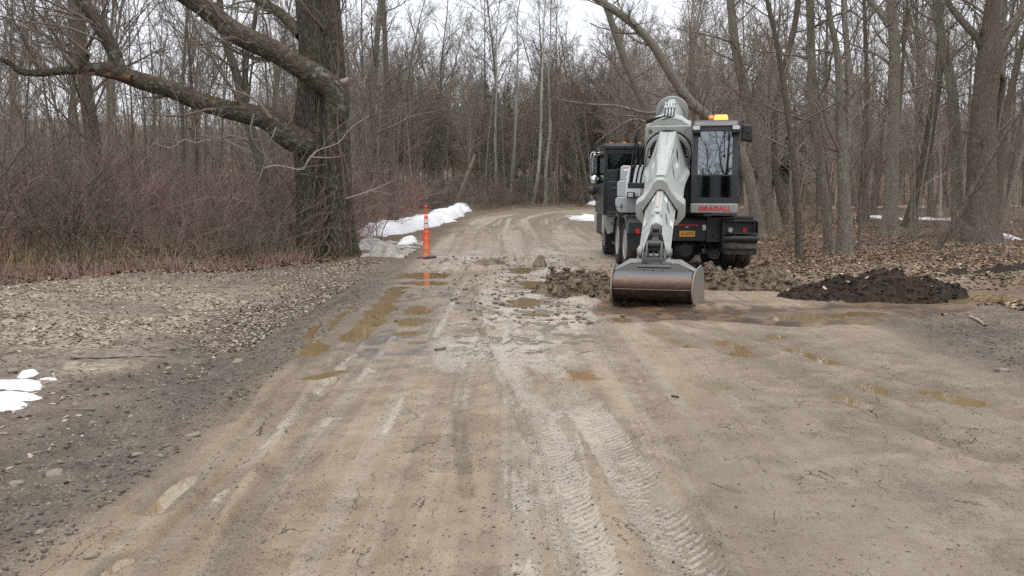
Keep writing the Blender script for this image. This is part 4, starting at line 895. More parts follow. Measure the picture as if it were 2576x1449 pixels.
leaves(40000, lp_right, 'forest_leaves', 'rust brown fallen leaves carpeting the right wood', [(.25, .165, .10), (.20, .13, .08), (.30, .215, .14), (.14, .095, .06), (.36, .285, .21), (.17, .11, .07)], .020, .046, seed=4)
ICO = [(0, 0, 1), (.894, 0, .447), (.276, .851, .447), (-.724, .526, .447), (-.724, -.526, .447), (.276, -.851, .447), (.724, .526, -.447), (-.276, .851, -.447), (-.894, 0, -.447), (-.276, -.851, -.447), (.724, -.526, -.447), (0, 0, -1)]
ICF = [(0, 1, 2), (0, 2, 3), (0, 3, 4), (0, 4, 5), (0, 5, 1), (1, 6, 2), (2, 7, 3), (3, 8, 4), (4, 9, 5), (5, 10, 1), (2, 6, 7), (3, 7, 8), (4, 8, 9), (5, 9, 10), (1, 10, 6), (6, 11, 7), (7, 11, 8), (8, 11, 9), (9, 11, 10), (10, 11, 6)]
def rocks(n, pos, s0, s1, name, label, cols, mat, seed, flat=.6, pw=2.5, sink=.35, jit=.22):
    r = np.random.RandomState(seed); P = []
    while len(P) < n:
        p = pos(r)
        if p is not None: P.append(p)
    P = np.array(P); z = hgt(P[:, 0], P[:, 1]) if P.shape[1] == 2 else P[:, 2]; s = s0 + (s1 - s0) * r.rand(n) ** pw; b = np.array(ICO)
    J = b[None] * (1 + jit * r.normal(0, 1, (n, 12, 1))) * s[:, None, None] * np.stack([r.uniform(.7, 1.3, n), r.uniform(.7, 1.3, n), r.uniform(flat * .7, flat * 1.2, n)], 1)[:, None, :]
    V = J + np.stack([P[:, 0], P[:, 1], z + s * flat * (1 - 2 * sink)], 1)[:, None, :]
    T = (np.array(ICF)[None] + (np.arange(n) * 12)[:, None, None]).reshape(-1, 3)
    me = np_mesh(name, V.reshape(-1, 3), tris=T, mat=mat, smooth=False); cs = np.array(cols)[r.randint(0, len(cols), n)] * r.uniform(.7, 1.25, (n, 1)); add_attr(me, 'lc', np.repeat(np.concatenate([cs, np.ones((n, 1))], 1), 12, axis=0))
    return tag(link(name, me), label, name.replace('_', ' '), kind='stuff')
GR = [(.12, .10, .08), (.16, .135, .105), (.20, .165, .125), (.08, .066, .053), (.28, .24, .185), (.19, .13, .09), (.12, .10, .08), (.10, .085, .07)]
def gp_left(r):
    y = 3.3 + r.rand() ** 1.6 * 14; x = -2.05 - abs(r.normal(0, .55)); return (x, y)
rocks(6500, gp_left, .003, .018, 'gravel', 'dark gravel and grit along the left road edge', GR, M['stone'], 5, pw=4, jit=.3)
def gp_right(r):
    y = 6 + r.rand() * 5.5; x = 4.5 + abs(r.normal(0, .9)) + .15 * abs(8 - y); return (x, y)
rocks(3500, gp_right, .003, .017, 'gravel', 'dark gravel on the right road shoulder', GR, M['stone'], 6)
def gp_road(r):
    y = 3.3 + r.rand() ** 1.4 * 16; x = r.uniform(-1.9, 4.3); return (x, y) if vn1(x * 1.3, y * .7) > .5 or r.rand() < .12 else None
rocks(7500, gp_road, .0015, .0085, 'grit', 'dark crumbs of mud and grit strewn over the road', [(.10, .08, .06), (.15, .12, .09), (.07, .055, .045), (.24, .19, .14)], M['stone'], 7)
def gp_churn(r):
    y = r.uniform(10.5, 21); x = r.normal(.3, 1.2); return (x, y) if -2 < x < 3.2 else None
rocks(1800, gp_churn, .006, .045, 'mud_crumbs', 'small lumps of mud on the churned middle of the road', [(.26, .21, .15), (.20, .155, .105), (.36, .31, .25)], M['clod'], 8, pw=4)
for i, (u, v, s, lab) in enumerate(((137, 1187, .046, 'rounded tan stone, largest in the near left gravel'), (36, 955, .05, 'light stone at the near edge of the left snow'), (40, 1216, .035, 'flat pale stone at the far left of the gravel'), (105, 1330, .030, 'pale cobble below the big rounded tan stone'), (230, 1400, .032, 'brown cobble near the bottom left corner'), (483, 1092, .040, 'tan broken stone at the road edge beside the left gravel'), (598, 912, .05, 'pale flat leaf shaped stone on the left verge'), (2518, 936, .05, 'buff stone on the right gravel shoulder'), (345, 1140, .035, 'elongated tan stone in the middle of the left gravel'))):
    x, y = at(u, v); bm = bmesh.new(); bmesh.ops.create_icosphere(bm, subdivisions=3, radius=s); rr = random.Random(i)
    for vv in bm.verts:
        c = vv.co; k = 1 + .75 * (float(fbm(np.array([c.x / s * 1.2 + i * 7]), np.array([c.y / s * 1.2 + c.z / s]), 600 + i, 3)[0]) - .5); vv.co = Vector((c.x * k * 1.2, c.y * k, c.z * k * .45))
    me = bpy.data.meshes.new('stone'); bm.to_mesh(me); bm.free(); me.materials.append(M['stone']); me.shade_smooth()
    add_attr(me, 'lc', np.tile([.27, .22, .16, 1.0], (len(me.vertices), 1))); o = link('stone', me); o.location = (x, y, h1(x, y) + s * .1); o.rotation_euler = (.1, .1, rr.uniform(0, 6)); tag(o, lab, 'stone')
TW = Tubes(); rt = random.Random(9)
for i in range(420):
    if i % 3: x = -2.5 - rt.random() ** .8 * 6.5; y = 4 + rt.random() * 14
    else: y = 11.5 + rt.random() * 12; x = 5.2 + rt.random() * .5 * y
    if x < 0 and y > brush_edge(x) + 3: continue
    if x > 0 and y < 14.6: continue
    L = rt.uniform(.12, .75); a = rt.uniform(0, 6.28); p = [(x, y)]
    for k in range(4): a += rt.gauss(0, .25); p.append((p[-1][0] + math.cos(a) * L / 4, p[-1][1] + math.sin(a) * L / 4))
    q = [(b[0], b[1], h1(*b) + .008 + rt.random() * .01) for b in p]; r = rt.uniform(.002, .007); TW.add(q, taper(r, r * .5, 4), 4)
tag(link('fallen_twigs', TW.mesh('fallen_twigs', M['vine'])), 'small fallen twigs strewn over both verges', 'twigs', kind='stuff')
for i, (l, r, lab) in enumerate((([(180, 925), (260, 920), (350, 912), (420, 908)], .012, 'thin grey stick lying right of the near left snow'), ([(2440, 805), (2460, 812), (2478, 826)], .022, 'pale peeled stick on the right leaf edge'), ([(1120, 880), (1095, 884)], .02, 'short dark stick lying on the road left of the wheel track'), ([(2370, 796), (2405, 788)], .02, 'tan stick beside the trench on the right'), ([(1690, 998), (1707, 1001)], .012, 'tiny dark stick lying on the bare road at right'))):
    q = [(*at(u, v), 0) for u, v in l]; q = [(a, b, h1(a, b) + r * .8) for a, b, _ in q]; T = Tubes(); T.add(resample(q, 8), taper(r, r * .6, 8), 7); tag(link('stick', T.mesh('stick', M['snag' if i in (1, 3) else 'bark'])), lab, 'stick')

# ---- dug up soil
def heap(name, px_blobs, label, mat, seed, rough=.5, lump=.12, step=.03, cat='soil heap'):
    B = [(*at(u, v), w, d, hh) for u, v, w, d, hh in px_blobs]
    x0 = min(b[0] - b[2] * 1.5 for b in B); x1 = max(b[0] + b[2] * 1.5 for b in B); y0 = min(b[1] - b[3] * 1.5 for b in B); y1 = max(b[1] + b[3] * 1.5 for b in B)
    ax = np.arange(x0, x1, step); ay = np.arange(y0, y1, step); AX, AY = np.meshgrid(ax, ay); f = np.zeros_like(AX)
    wx = AX + (fbm(AX * 2.5, AY * 2.5, 700 + seed, 3) - .5) * .35; wy = AY + (fbm(AX * 2.5, AY * 2.5, 710 + seed, 3) - .5) * .35
    for cx, cy, rx, ry, hh in B: f = np.maximum(f, hh * np.clip(1 - np.hypot((wx - cx) / rx, (wy - cy) / ry) ** 1.5, 0, 1))
    m = sstep(.0, .08, f)
    rg = np.abs(fbm(AX * 3.2, AY * 3.2, 720 + seed, 4) - .5) * 2; z = f + m * lump * ((fbm(AX * 4.5, AY * 4.5, 730 + seed, 5, .6) - .5) * 2 * rough - rg * .6 + .25)
    z = hgt(AX.ravel(), AY.ravel()).reshape(AX.shape) - .025 + z * 1.0
    n_ = len(ax); I, J = np.meshgrid(np.arange(len(ay) - 1), np.arange(n_ - 1), indexing='ij'); k0 = (I * n_ + J).ravel(); qq = np.stack([k0, k0 + 1, k0 + 1 + n_, k0 + n_], 1); g0 = f > .004; sd = np.zeros_like(g0); sd[np.unravel_index(np.argmax(f), f.shape)] = True
    for _ in range(900):
        e = sd.copy(); e[1:] |= sd[:-1]; e[:-1] |= sd[1:]; e[:, 1:] |= sd[:, :-1]; e[:, :-1] |= sd[:, 1:]; e &= g0
        if e.sum() == sd.sum(): break
        sd = e
    f = np.where(sd, f, 0); qq = qq[sd.ravel()[qq].any(1)]
    us, inv = np.unique(qq, return_inverse=True); me = np_mesh(name, np.stack([AX.ravel(), AY.ravel(), z.ravel()], 1)[us], quads=inv.reshape(-1, 4), mat=mat)
    return tag(link(name, me), label, cat), (AX, AY, z, f)
_, SOIL = heap('soil_heap', [(2050, 747, .65, .55, .20), (2130, 744, .7, .65, .33), (2230, 748, .85, .75, .44), (2320, 740, .65, .6, .30), (2380, 734, .4, .4, .14)], 'black topsoil heap with pale leaves right of the excavator', M['soil'], 1, .7, .11)
heap('soil_bank', [(2450, 716, .7, .22, .10), (2540, 716, .8, .22, .12), (2640, 712, .9, .3, .16)], 'low black soil bank along the far side of the trench', M['soil'], 2, .8, .1)
_, HC = heap('mud_heap', [(1405, 735, .45, .5, .14), (1440, 740, .45, .55, .20), (1490, 735, .5, .65, .25), (1535, 745, .4, .6, .24), (1385, 705, .2, .25, .12)], 'lumpy brown clod heap left of the bucket', M['clod'], 3, 1.3, .30, .022, 'mud heap')
_, HR = heap('mud_heap', [(1790, 720, .5, .6, .24), (1850, 722, .55, .6, .28), (1920, 722, .55, .55, .24), (1965, 728, .35, .4, .16)], 'lumpy brown clod heap between the bucket and the black soil', M['clod'], 4, 1.3, .26, .024, 'mud heap')
heap('mud_heap', [(1235, 665, .35, .25, .14)], 'small mud ridge pushed up in the middle of the road', M['clod'], 5, .8, .07, .025, 'mud heap')
heap('mud_heap', [(1365, 672, .14, .2, .24)], 'little pointed mud clod stack left of the excavator wheels', M['clod'], 6, .8, .08, .02, 'mud heap')
def on_heap(A, thr=.05):
    AX, AY, z, f = A; ii = np.argwhere(f > thr)
    def fpos(r):
        i, j = ii[r.randint(len(ii))]; return AX[i, j], AY[i, j], z[i, j]
    return fpos
CL = [(.24, .175, .105), (.16, .11, .068), (.10, .068, .042), (.30, .23, .145)]
rocks(1600, on_heap(HC, .02), .010, .065, 'clods', 'loose clods on the heap left of the bucket', CL, M['clod'], 11, .7, 4, .4, .42)
rocks(1600, on_heap(HR, .02), .010, .06, 'clods', 'loose clods on the heap right of the bucket', CL, M['clod'], 12, .7, 4, .4, .42)
rocks(1500, on_heap(SOIL, .02), .006, .030, 'soil_crumbs', 'black crumbs on the topsoil heap', [(.03, .022, .017)], M['soil'], 13, .8, 3, .2)
def soil_leaf(r):
    p = on_heap(SOIL, .05)(r); return (p[0], p[1])
r_ = np.random.RandomState(21); LP = [on_heap(SOIL, .06)(r_) for _ in range(60)]
_h = hgt
def _hs(x, y): return np.array([p[2] for p in LP])
hgt = _hs
leaves(60, (lambda it: (lambda r: next(it)))(iter([(p[0], p[1]) for p in LP])), 'heap_leaves', 'pale leaves stuck to the black topsoil heap', [(.42, .34, .26), (.32, .24, .16), (.46, .39, .32)], .025, .06, 22)
hgt = _h

# ------------------------------------------------------------------ hard-surface builder
class MB:
    """collects faces of one mesh; xf maps builder coordinates to world"""
    def __init__(s, xf=None): s.V = []; s.F = []; s.xf = xf or (lambda p: p)
    def v(s, p): s.V.append(tuple(s.xf(p))); return len(s.V) - 1
    def poly(s, pts): s.F.append([s.v(p) for p in pts])
    def box(s, a, b):
        (x0, y0, z0), (x1, y1, z1) = a, b
        i = [s.v(p) for p in ((x0, y0, z0), (x1, y0, z0), (x1, y1, z0), (x0, y1, z0), (x0, y0, z1), (x1, y0, z1), (x1, y1, z1), (x0, y1, z1))]
        for f in ((0, 3, 2, 1), (4, 5, 6, 7), (0, 1, 5, 4), (1, 2, 6, 5), (2, 3, 7, 6), (3, 0, 4, 7)): s.F.append([i[k] for k in f])
        return s
    def hexa(s, lo, hi):
        """two quads (4 points each) joined into a solid"""
        i = [s.v(p) for p in lo] + [s.v(p) for p in hi]; s.F += [[i[3], i[2], i[1], i[0]], i[4:8]]
        for k in range(4): s.F.append([i[k], i[(k + 1) % 4], i[4 + (k + 1) % 4], i[4 + k]])
        return s
    def loft(s, rings, cap=True):
        I = [[s.v(p) for p in r] for r in rings]; n = len(rings[0])
        for a, b in zip(I[:-1], I[1:]):
            for k in range(n): s.F.append([a[k], a[(k + 1) % n], b[(k + 1) % n], b[k]])
        if cap: s.F.append(I[0][::-1]); s.F.append(I[-1])
        return s
    def prism(s, outer, holes, fn, t0, t1):
        """2-D outline with holes, mapped by fn(x, y, t), extruded from t0 to t1"""
        loops = [outer] + list(holes); flat = [p for l in loops for p in l]
        tri = tessellate_polygon([[Vector((p[0], p[1], 0)) for p in l] for l in loops])
        a = [s.v(fn(p[0], p[1], t0)) for p in flat]; b = [s.v(fn(p[0], p[1], t1)) for p in flat]
        for t in tri: s.F.append([a[k] for k in t]); s.F.append([b[k] for k in reversed(t)])
        o = 0
        for l in loops:
            n = len(l)
            for k in range(n): s.F.append([a[o + k], a[o + (k + 1) % n], b[o + (k + 1) % n], b[o + k]])
            o += n
        return s
    def cyl(s, p0, p1, r0, r1=None, k=16, cap=True):
        p0 = Vector(p0); p1 = Vector(p1); d = (p1 - p0).normalized(); a = d.orthogonal().normalized(); b = d.cross(a); r1 = r0 if r1 is None else r1
        f = lambda p, r: [tuple(p + a * math.cos(2 * math.pi * i / k) * r + b * math.sin(2 * math.pi * i / k) * r) for i in range(k)]
        return s.loft([f(p0, r0), f(p1, r1)], cap)
    def tube(s, pts, r, k=8, n=14):
        q = resample(pts, n); rr = []
        for i, p in enumerate(q):
            d = (Vector(q[min(i + 1, n)]) - Vector(q[max(i - 1, 0)])).normalized(); a = (d.cross(Vector((.31, .2, .93)))).normalized(); b = d.cross(a)
            rr.append([tuple(Vector(p) + a * math.cos(2 * math.pi * j / k) * r + b * math.sin(2 * math.pi * j / k) * r) for j in range(k)])
        return s.loft(rr)
    def lathe(s, prof, c, ax, k=32):
        """prof: (distance along ax, radius)"""
        ax = Vector(ax).normalized(); a = ax.orthogonal().normalized(); b = ax.cross(a); c = Vector(c)
        return s.loft([[tuple(c + ax * t + (a * math.cos(2 * math.pi * i / k) + b * math.sin(2 * math.pi * i / k)) * r) for i in range(k)] for t, r in prof], True)
    def sphere(s, c, r, sq=(1, 1, 1), k=18):
        rings = []
        for i in range(1, k // 2):
            t = math.pi * i / (k // 2); rings.append([(c[0] + r * sq[0] * math.sin(t) * math.cos(2 * math.pi * j / k), c[1] + r * sq[1] * math.sin(t) * math.sin(2 * math.pi * j / k), c[2] + r * sq[2] * math.cos(t)) for j in range(k)])
        return s.loft(rings)
    def build(s, name, mat, parent=None, bevel=0.0, origin=None, smooth=35, label=None):
        me = bpy.data.meshes.new(name); me.from_pydata(s.V, [], s.F); me.validate()
        bm = bmesh.new(); bm.from_mesh(me); bmesh.ops.remove_doubles(bm, verts=bm.verts, dist=1e-5); bmesh.ops.recalc_face_normals(bm, faces=bm.faces); bm.to_mesh(me); bm.free()
        o_ = ORG[0] if origin is None else origin
        me.transform(__import__('mathutils').Matrix.Translation(-Vector(o_))); me.materials.append(mat)
        me.shade_smooth(); me.set_sharp_from_angle(angle=R_(smooth))
        ob = link(name, me, parent)
        if bevel:
            m = ob.modifiers.new('bevel', 'BEVEL'); m.width = bevel; m.segments = 2; m.limit_method = 'ANGLE'; m.angle_limit = R_(38); m.harden_normals = False
        if label: ob['label'] = label
        return ob
ORG = [(0, 0, 0)]
def text_mesh(body, size, depth, bold=0.0, shear=0.0, space=1.0):
    cu = bpy.data.curves.new('text', 'FONT'); cu.body = body; cu.size = size; cu.extrude = depth; cu.offset = bold; cu.shear = shear; cu.align_x = 'CENTER'; cu.space_character = space
    o = bpy.data.objects.new('text', cu); COL.objects.link(o); dg = bpy.context.evaluated_depsgraph_get(); me = bpy.data.meshes.new_from_object(o.evaluated_get(dg))
    V = [tuple(v.co) for v in me.vertices]; F = [list(p.vertices) for p in me.polygons]; bpy.data.objects.remove(o); bpy.data.meshes.remove(me); return V, F
def lettering(name, body, size, fn, mat, parent, depth=.004, bold=.0, shear=0., space=1.0, sx=1.0):
    V, F = text_mesh(body, size, depth, bold, shear, space); b = MB(); b.V = [tuple(fn(x * sx, y, z)) for x, y, z in V]; b.F = F; return b.build(name, mat, parent)

GREY = (.445, .47, .44)
M['grey'] = paint('grey_paint', GREY, .38, (.26, .23, .18), .35, 5)
M['greyd'] = paint('grey_paint_hood', (.40, .43, .435), .35, (.22, .19, .15), .18, 4)
M['white'] = paint('white_paint', (.72, .76, .80), .3, (.3, .27, .22), .12, 4)
M['greymud'] = paint('grey_paint_muddy', GREY, .45, (.21, .165, .105), .55, 5)
M['black'] = paint('black_metal', (.012, .0125, .014), .45, (.06, .05, .04), .25, 5)
M['blackmud'] = paint('black_metal_muddy', (.013, .013, .014), .5, (.13, .105, .075), .45, 6)
M['char'] = paint('charcoal_paint', (.022, .024, .028), .33, (.09, .08, .065), .15, 4)
M['rubber'] = paint('tyre_rubber', (.016, .015, .014), .8, (.16, .125, .085), .75, 4)
M['mudflap'] = paint('mud_caked', (.03, .027, .024), .8, (.15, .12, .08), .8, 5)
M['rim'] = paint('wheel_rim', (.42, .44, .46), .35, (.20, .165, .12), .5, 6, .5)
M['steel'] = paint('bare_steel', (.115, .113, .112), .4, (.14, .11, .08), .4, 9, .7)
M['steeld'] = paint('dark_link_steel', (.055, .052, .058), .42, (.16, .13, .09), .5, 9, .5)
M['chrome'] = plain('chrome', (.75, .77, .78), .08, 1, .03)
M['hose'] = plain('hose_rubber', (.010, .010, .011), .5, 0, .2)
M['red_lens'] = plain('red_lens', (.45, .012, .015), .2, 0, .15)
M['red_reflect'] = plain('red_reflector', (.28, .012, .018), .3, 0, .2, 60)
M['clear_lens'] = plain('clear_lens', (.55, .57, .56), .15, 0, .1, 50)
M['red_letter'] = plain('red_letters', (.50, .018, .02), .4, 0, .08)
M['plate'] = plain('plate_orange', (.72, .34, .03), .4, 0, .12, 30)
M['plate_ink'] = plain('plate_ink', (.035, .02, .015), .5)
M['decal'] = plain('decal', (.78, .76, .76), .4, 0, .06, 30); M['decal_red'] = plain('decal_red', (.55, .1, .1), .4)
M['orange'] = paint('orange_plastic', (.82, .10, .022), .42, (.45, .28, .18), .25, 5, low=.12)
M['band'] = paint('reflective_band', (.66, .68, .68), .45, (.4, .36, .3), .2, 8)
g = NG('window_glass'); gl = g.n('ShaderNodeBsdfGlossy'); gl.inputs['Color'].default_value = (.86, .92, .95, 1); gl.inputs['Roughness'].default_value = .015
tr = g.n('ShaderNodeBsdfTransparent'); tr.inputs['Color'].default_value = (.30, .34, .33, 1); fr = g.n('ShaderNodeFresnel'); fr.inputs['IOR'].default_value = 2.1
ms = g.n('ShaderNodeMixShader'); g.l(g.math('MULTIPLY_ADD', fr.outputs[0], 1.0, .10, True), ms.inputs[0]); g.l(tr.outputs[0], ms.inputs[1]); g.l(gl.outputs[0], ms.inputs[2]); g.l(ms.outputs[0], g.out.inputs[0]); M['glass'] = g.m
g = NG('dark_glass'); gl = g.n('ShaderNodeBsdfGlossy'); gl.inputs['Color'].default_value = (.75, .85, .82, 1); gl.inputs['Roughness'].default_value = .02
tr = g.n('ShaderNodeBsdfTransparent'); tr.inputs['Color'].default_value = (.42, .50, .47, 1); ms = g.n('ShaderNodeMixShader'); ms.inputs[0].default_value = .10
g.l(tr.outputs[0], ms.inputs[1]); g.l(gl.outputs[0], ms.inputs[2]); g.l(ms.outputs[0], g.out.inputs[0]); M['dglass'] = g.m
g = NG('smoked_glass'); gl = g.n('ShaderNodeBsdfGlossy'); gl.inputs['Color'].default_value = (.6, .7, .68, 1); gl.inputs['Roughness'].default_value = .03
tr = g.n('ShaderNodeBsdfTransparent'); tr.inputs['Color'].default_value = (.30, .34, .33, 1); ms = g.n('ShaderNodeMixShader'); ms.inputs[0].default_value = .045
g.l(tr.outputs[0], ms.inputs[1]); g.l(gl.outputs[0], ms.inputs[2]); g.l(ms.outputs[0], g.out.inputs[0]); M['sglass'] = g.m
g = NG('amber_lens'); g.set((.75, .25, .03), .25); M['amber'] = g.m
g = NG('amber_lit'); g.set((1, .5, .1), .3); g.p.inputs['Emission Color'].default_value = (1, .19, .01, 1); g.p.inputs['Emission Strength'].default_value = 3.2; M['amber_lit'] = g.m
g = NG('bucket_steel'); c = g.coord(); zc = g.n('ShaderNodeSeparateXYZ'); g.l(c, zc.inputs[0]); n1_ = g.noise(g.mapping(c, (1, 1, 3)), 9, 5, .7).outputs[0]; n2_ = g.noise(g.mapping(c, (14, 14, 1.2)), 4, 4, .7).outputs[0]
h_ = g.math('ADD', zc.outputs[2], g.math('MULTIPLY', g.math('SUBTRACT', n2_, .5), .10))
cl = g.ramp(g.mr(h_, 0, .7), [(0.0, (.030, .022, .017)), (.28, (.048, .030, .022)), (.36, (.085, .046, .030)), (.50, (.105, .056, .036)), (.575, (.19, .150, .125)), (.605, (.125, .130, .135)), (.66, (.10, .11, .115)), (.72, (.055, .055, .056)), (1, (.065, .066, .068))])  # rust and grey bands; lowest stops darkened to paint in the underside's shade
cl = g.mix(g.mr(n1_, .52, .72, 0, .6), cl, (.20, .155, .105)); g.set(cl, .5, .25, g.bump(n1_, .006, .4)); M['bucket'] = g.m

# ------------------------------------------------------------------ the wheeled excavator
TC = Vector((3.55, 18.6, 0))
ROOT = tag(empty('wheeled_excavator', tuple(TC)), 'grey and black truck mounted excavator with lit amber beacon, its bucket on the mud', 'excavator')
ORG[0] = tuple(TC)
FW = Vector((-.2146, -.977, 0)).normalized(); RT = Vector((-FW.y, FW.x, 0))      # upper structure: forward (towards the bucket), right as seen from behind the bucket
def U(p): return tuple(TC + RT * p[0] + FW * p[1] + Vector((0, 0, p[2])))           # (a, f, z)
BD = (FW * math.cos(.3985) + Vector((0, 0, -math.sin(.3985)))); BN = FW * math.sin(.3985) + Vector((0, 0, math.cos(.3985)))
BO = TC + RT * -.235 + FW * 1.68 + Vector((0, 0, 2.50))
def B(p): return tuple(BO + RT * p[0] + BN * p[1] + BD * p[2])                     # boom: (a, n, s)
# --- wheels
def wheel(x, y, side, front=False, z=.515):
    """side -1: outer face towards -x"""
    w = .29; r = .515; c = (x, y, z); ax = (1, 0, 0)
    b = MB(); prof = [(-w / 2 + .02, .30), (-w / 2, .34), (-w / 2 - .005, .42), (-w / 2 + .015, .485), (-w / 2 + .05, .508)]
    for g_ in (-.06, 0, .06): prof += [(g_ - .012, r), (g_ - .006, r - .016), (g_ + .006, r - .016), (g_ + .012, r)]
    prof += [(w / 2 - .05, .508), (w / 2 - .015, .485), (w / 2 + .005, .42), (w / 2, .34), (w / 2 - .02, .30)]
    b.lathe(prof, c, ax, 40)
    for i in range(40):
        a0 = 2 * math.pi * i / 40
        for s in (-1, 1):
            pts = []
            for da, dx in ((0, .065), (.07, .065), (.07, .148), (0, .148)):
                a_ = a0 + da + (.05 if s > 0 else 0); pts.append((x + s * dx, y + math.cos(a_) * (r if dx < .1 else .485), z + math.sin(a_) * (r if dx < .1 else .485)))
            hi = [(p[0], y + (p[1] - y) * 1.02, z + (p[2] - z) * 1.02) for p in pts]; b.hexa(pts, hi)
    t = b.build('wheel', M['rubber'], ROOT)
    d = MB(); o = side * w / 2
    if front: pr = [(o * .9, .31), (o * 1.0, .305), (o * .85, .27), (o * .9, .20), (o * 1.25, .16), (o * 1.35, .10), (o * 1.5, .09), (o * 1.5, .02)]
    else: pr = [(o * .9, .31), (o * 1.0, .305), (o * .6, .28), (-o * .2, .22), (-o * .25, .15), (o * .35, .13), (o * .5, .09), (o * .5, .02)]
    d.lathe(pr, c, ax, 32)
    for i in range(10):
        a_ = 2 * math.pi * i / 10; rr = .185; t0 = pr[3][0]; d.cyl((x + t0, y + math.cos(a_) * rr, z + math.sin(a_) * rr), (x + t0 + side * .035, y + math.cos(a_) * rr, z + math.sin(a_) * rr), .016, k=6)
    d.build('rim', M['rim'], t)
for y in (17.98, 19.25):
    wheel(2.43, y, -1); wheel(2.75, y, 1); wheel(4.30, y, -1); wheel(4.61, y, 1)
wheel(2.45, 22.3, -1, True); wheel(4.58, 22.3, 1, True)
# --- chassis
b = MB()
for x in (3.1, 3.94): b.box((x - .06, 17.3, .72), (x + .06, 24.2, 1.0))
b.box((2.95, 17.32, .98), (4.1, 20.6, 1.06)); b.box((2.6, 20.2, .78), (4.5, 21.6, 1.02)); b.box((2.5, 21.6, .86), (4.6, 24.2, 1.04))
for y in (17.98, 19.25, 22.3): b.cyl((2.6, y, .5), (4.45, y, .5), .085, k=12)
b.build('chassis', M['blackmud'], ROOT, .01)
b = MB(); b.box((2.60, 17.2, .62), (4.06, 17.31, 1.02)); b.box((3.76, 17.15, .60), (4.06, 17.198, 1.08)); b.cyl((3.92, 17.15, .735), (3.92, 17.09, .735), .035, k=14)
for q in ((3.88, .92), (3.98, .92), (3.88, .98), (3.98, .98)): b.cyl((q[0], 17.15, q[1]), (q[0], 17.138, q[1]), .012, k=8)
rp = b.build('rear_plate', M['black'], ROOT, .008)
b = MB(); b.box((3.205, 17.19, .905), (3.60, 17.199, .942)); b.build('reflector_strip', M['red_reflect'], rp)
b = MB(); b.box((3.243, 17.186, .70), (3.545, 17.199, .815)); pl = b.build('license_plate', M['plate'], rp, .003)
lettering('plate_lettering', 'R•16714', .088, lambda x, y, z: (3.394 + x, 17.184 - z, .724 + y), M['plate_ink'], rp, .001, .001, 0, 1.05, .72)
b = MB(); b.box((3.36, 17.185, .872), (3.42, 17.199, .892)); b.build('plate_lamp', M['clear_lens'], rp, .004)
b = MB(); b.prism([(3.69, .83), (3.755, .83), (3.755, .93), (3.69, .93)], [[(3.702, .845), (3.72, .862), (3.702, .88)]], lambda x, z, t: (x, 17.19 + t, z), 0, .009); b.build('hazard_sticker', M['decal'], rp)
b = MB(); b.sphere((3.42, 17.72, .42), .27, (1, .8, 1), 24); b.cyl((3.42, 17.72, .42), (3.42, 17.48, .42), .13, k=18); b.build('differential', M['black'], ROOT)
b = MB(); b.cyl((3.97, 17.66, .35), (3.97, 17.42, .34), .105, .10, 18); b.cyl((3.97, 17.42, .34), (3.97, 17.39, .34), .04, k=10); b.cyl((3.97, 17.57, .35), (3.97, 17.53, .35), .118, k=18); b.build('brake_chamber', M['steeld'], ROOT, .008)
b = MB(); b.tube([(3.45, 17.35, .66), (3.62, 17.36, .65), (3.75, 17.36, .56), (3.82, 17.38, .36)], .011); b.tube([(3.7, 17.4, .62), (3.86, 17.42, .55), (3.9, 17.45, .42)], .01); b.tube([(3.9, 17.36, .60), (3.97, 17.35, .7), (4.05, 17.3, .72)], .012); b.build('air_hose', M['hose'], ROOT)
# --- rear fenders, lamps and flaps
def arch(x0, x1, yc, r, z, t=.02, a0=20, a1=160):
    b = MB(); n = 14; R0 = []; 
    for i in range(n + 1):
        a = R_(a0 + (a1 - a0) * i / n); cy, sz = -math.cos(a), math.sin(a); R0.append([(x0, yc + cy * r, z + sz * r), (x1, yc + cy * r, z + sz * r), (x1, yc + cy * (r + t), z + sz * (r + t)), (x0, yc + cy * (r + t), z + sz * (r + t))])
    return b.loft(R0)
b = arch(2.25, 2.9, 17.98, .565, .50, .03, 12, 115)
for x in (2.3, 2.42, 2.55): b.box((x, 17.6, 1.07), (x + .02, 18.2, 1.105))
b.box((2.26, 17.22, .755), (2.92, 17.44, .985)); b.box((2.26, 17.24, .98), (2.92, 17.36, 1.005))
fl = b.build('rear_fender', M['char'], ROOT, .012)
b = MB(); b.cyl((2.44, 17.22, .803), (2.44, 17.195, .803), .058, .05, 20); b.build('tail_lamp', M['red_lens'], fl, .006)
b = MB(); b.box((2.27, 17.30, .42), (2.9, 17.315, .755)); b.build('mud_flap', M['black'], fl)
b = arch(2.25, 2.9, 19.25, .565, .50, .03, 40, 168); b.build('middle_fender', M['char'], ROOT, .012)
b = arch(4.14, 4.78, 17.98, .565, .50, .03, 50, 115); b.box((4.06, 17.15, 1.03), (4.665, 17.75, 1.095)); b.box((4.05, 17.08, .985), (4.72, 17.34, 1.03)); b.box((4.07, 17.2, .76), (4.70, 17.33, .985))
b.box((4.05, 17.0, .755), (4.73, 17.19, .785)); b.box((4.03, 17.0, .40), (4.068, 17.36, 1.03)); b.box((4.70, 17.02, .785), (4.725, 17.2, 1.0))
fr_ = b.build('rear_fender', M['black'], ROOT, .012)
for x, m, nm in ((4.225, 'clear_lens', 'reverse_lamp'), (4.50, 'red_lens', 'tail_lamp')):
    b = MB(); b.cyl((x, 17.2, .83), (x, 17.175, .83), .056, .048, 20); b.build(nm, M[m], fr_, .006)
b = MB(); b.cyl((4.07, 17.07, .672), (4.715, 17.07, .672), .072, k=20); b.build('bumper_bar', M['char'], fr_)
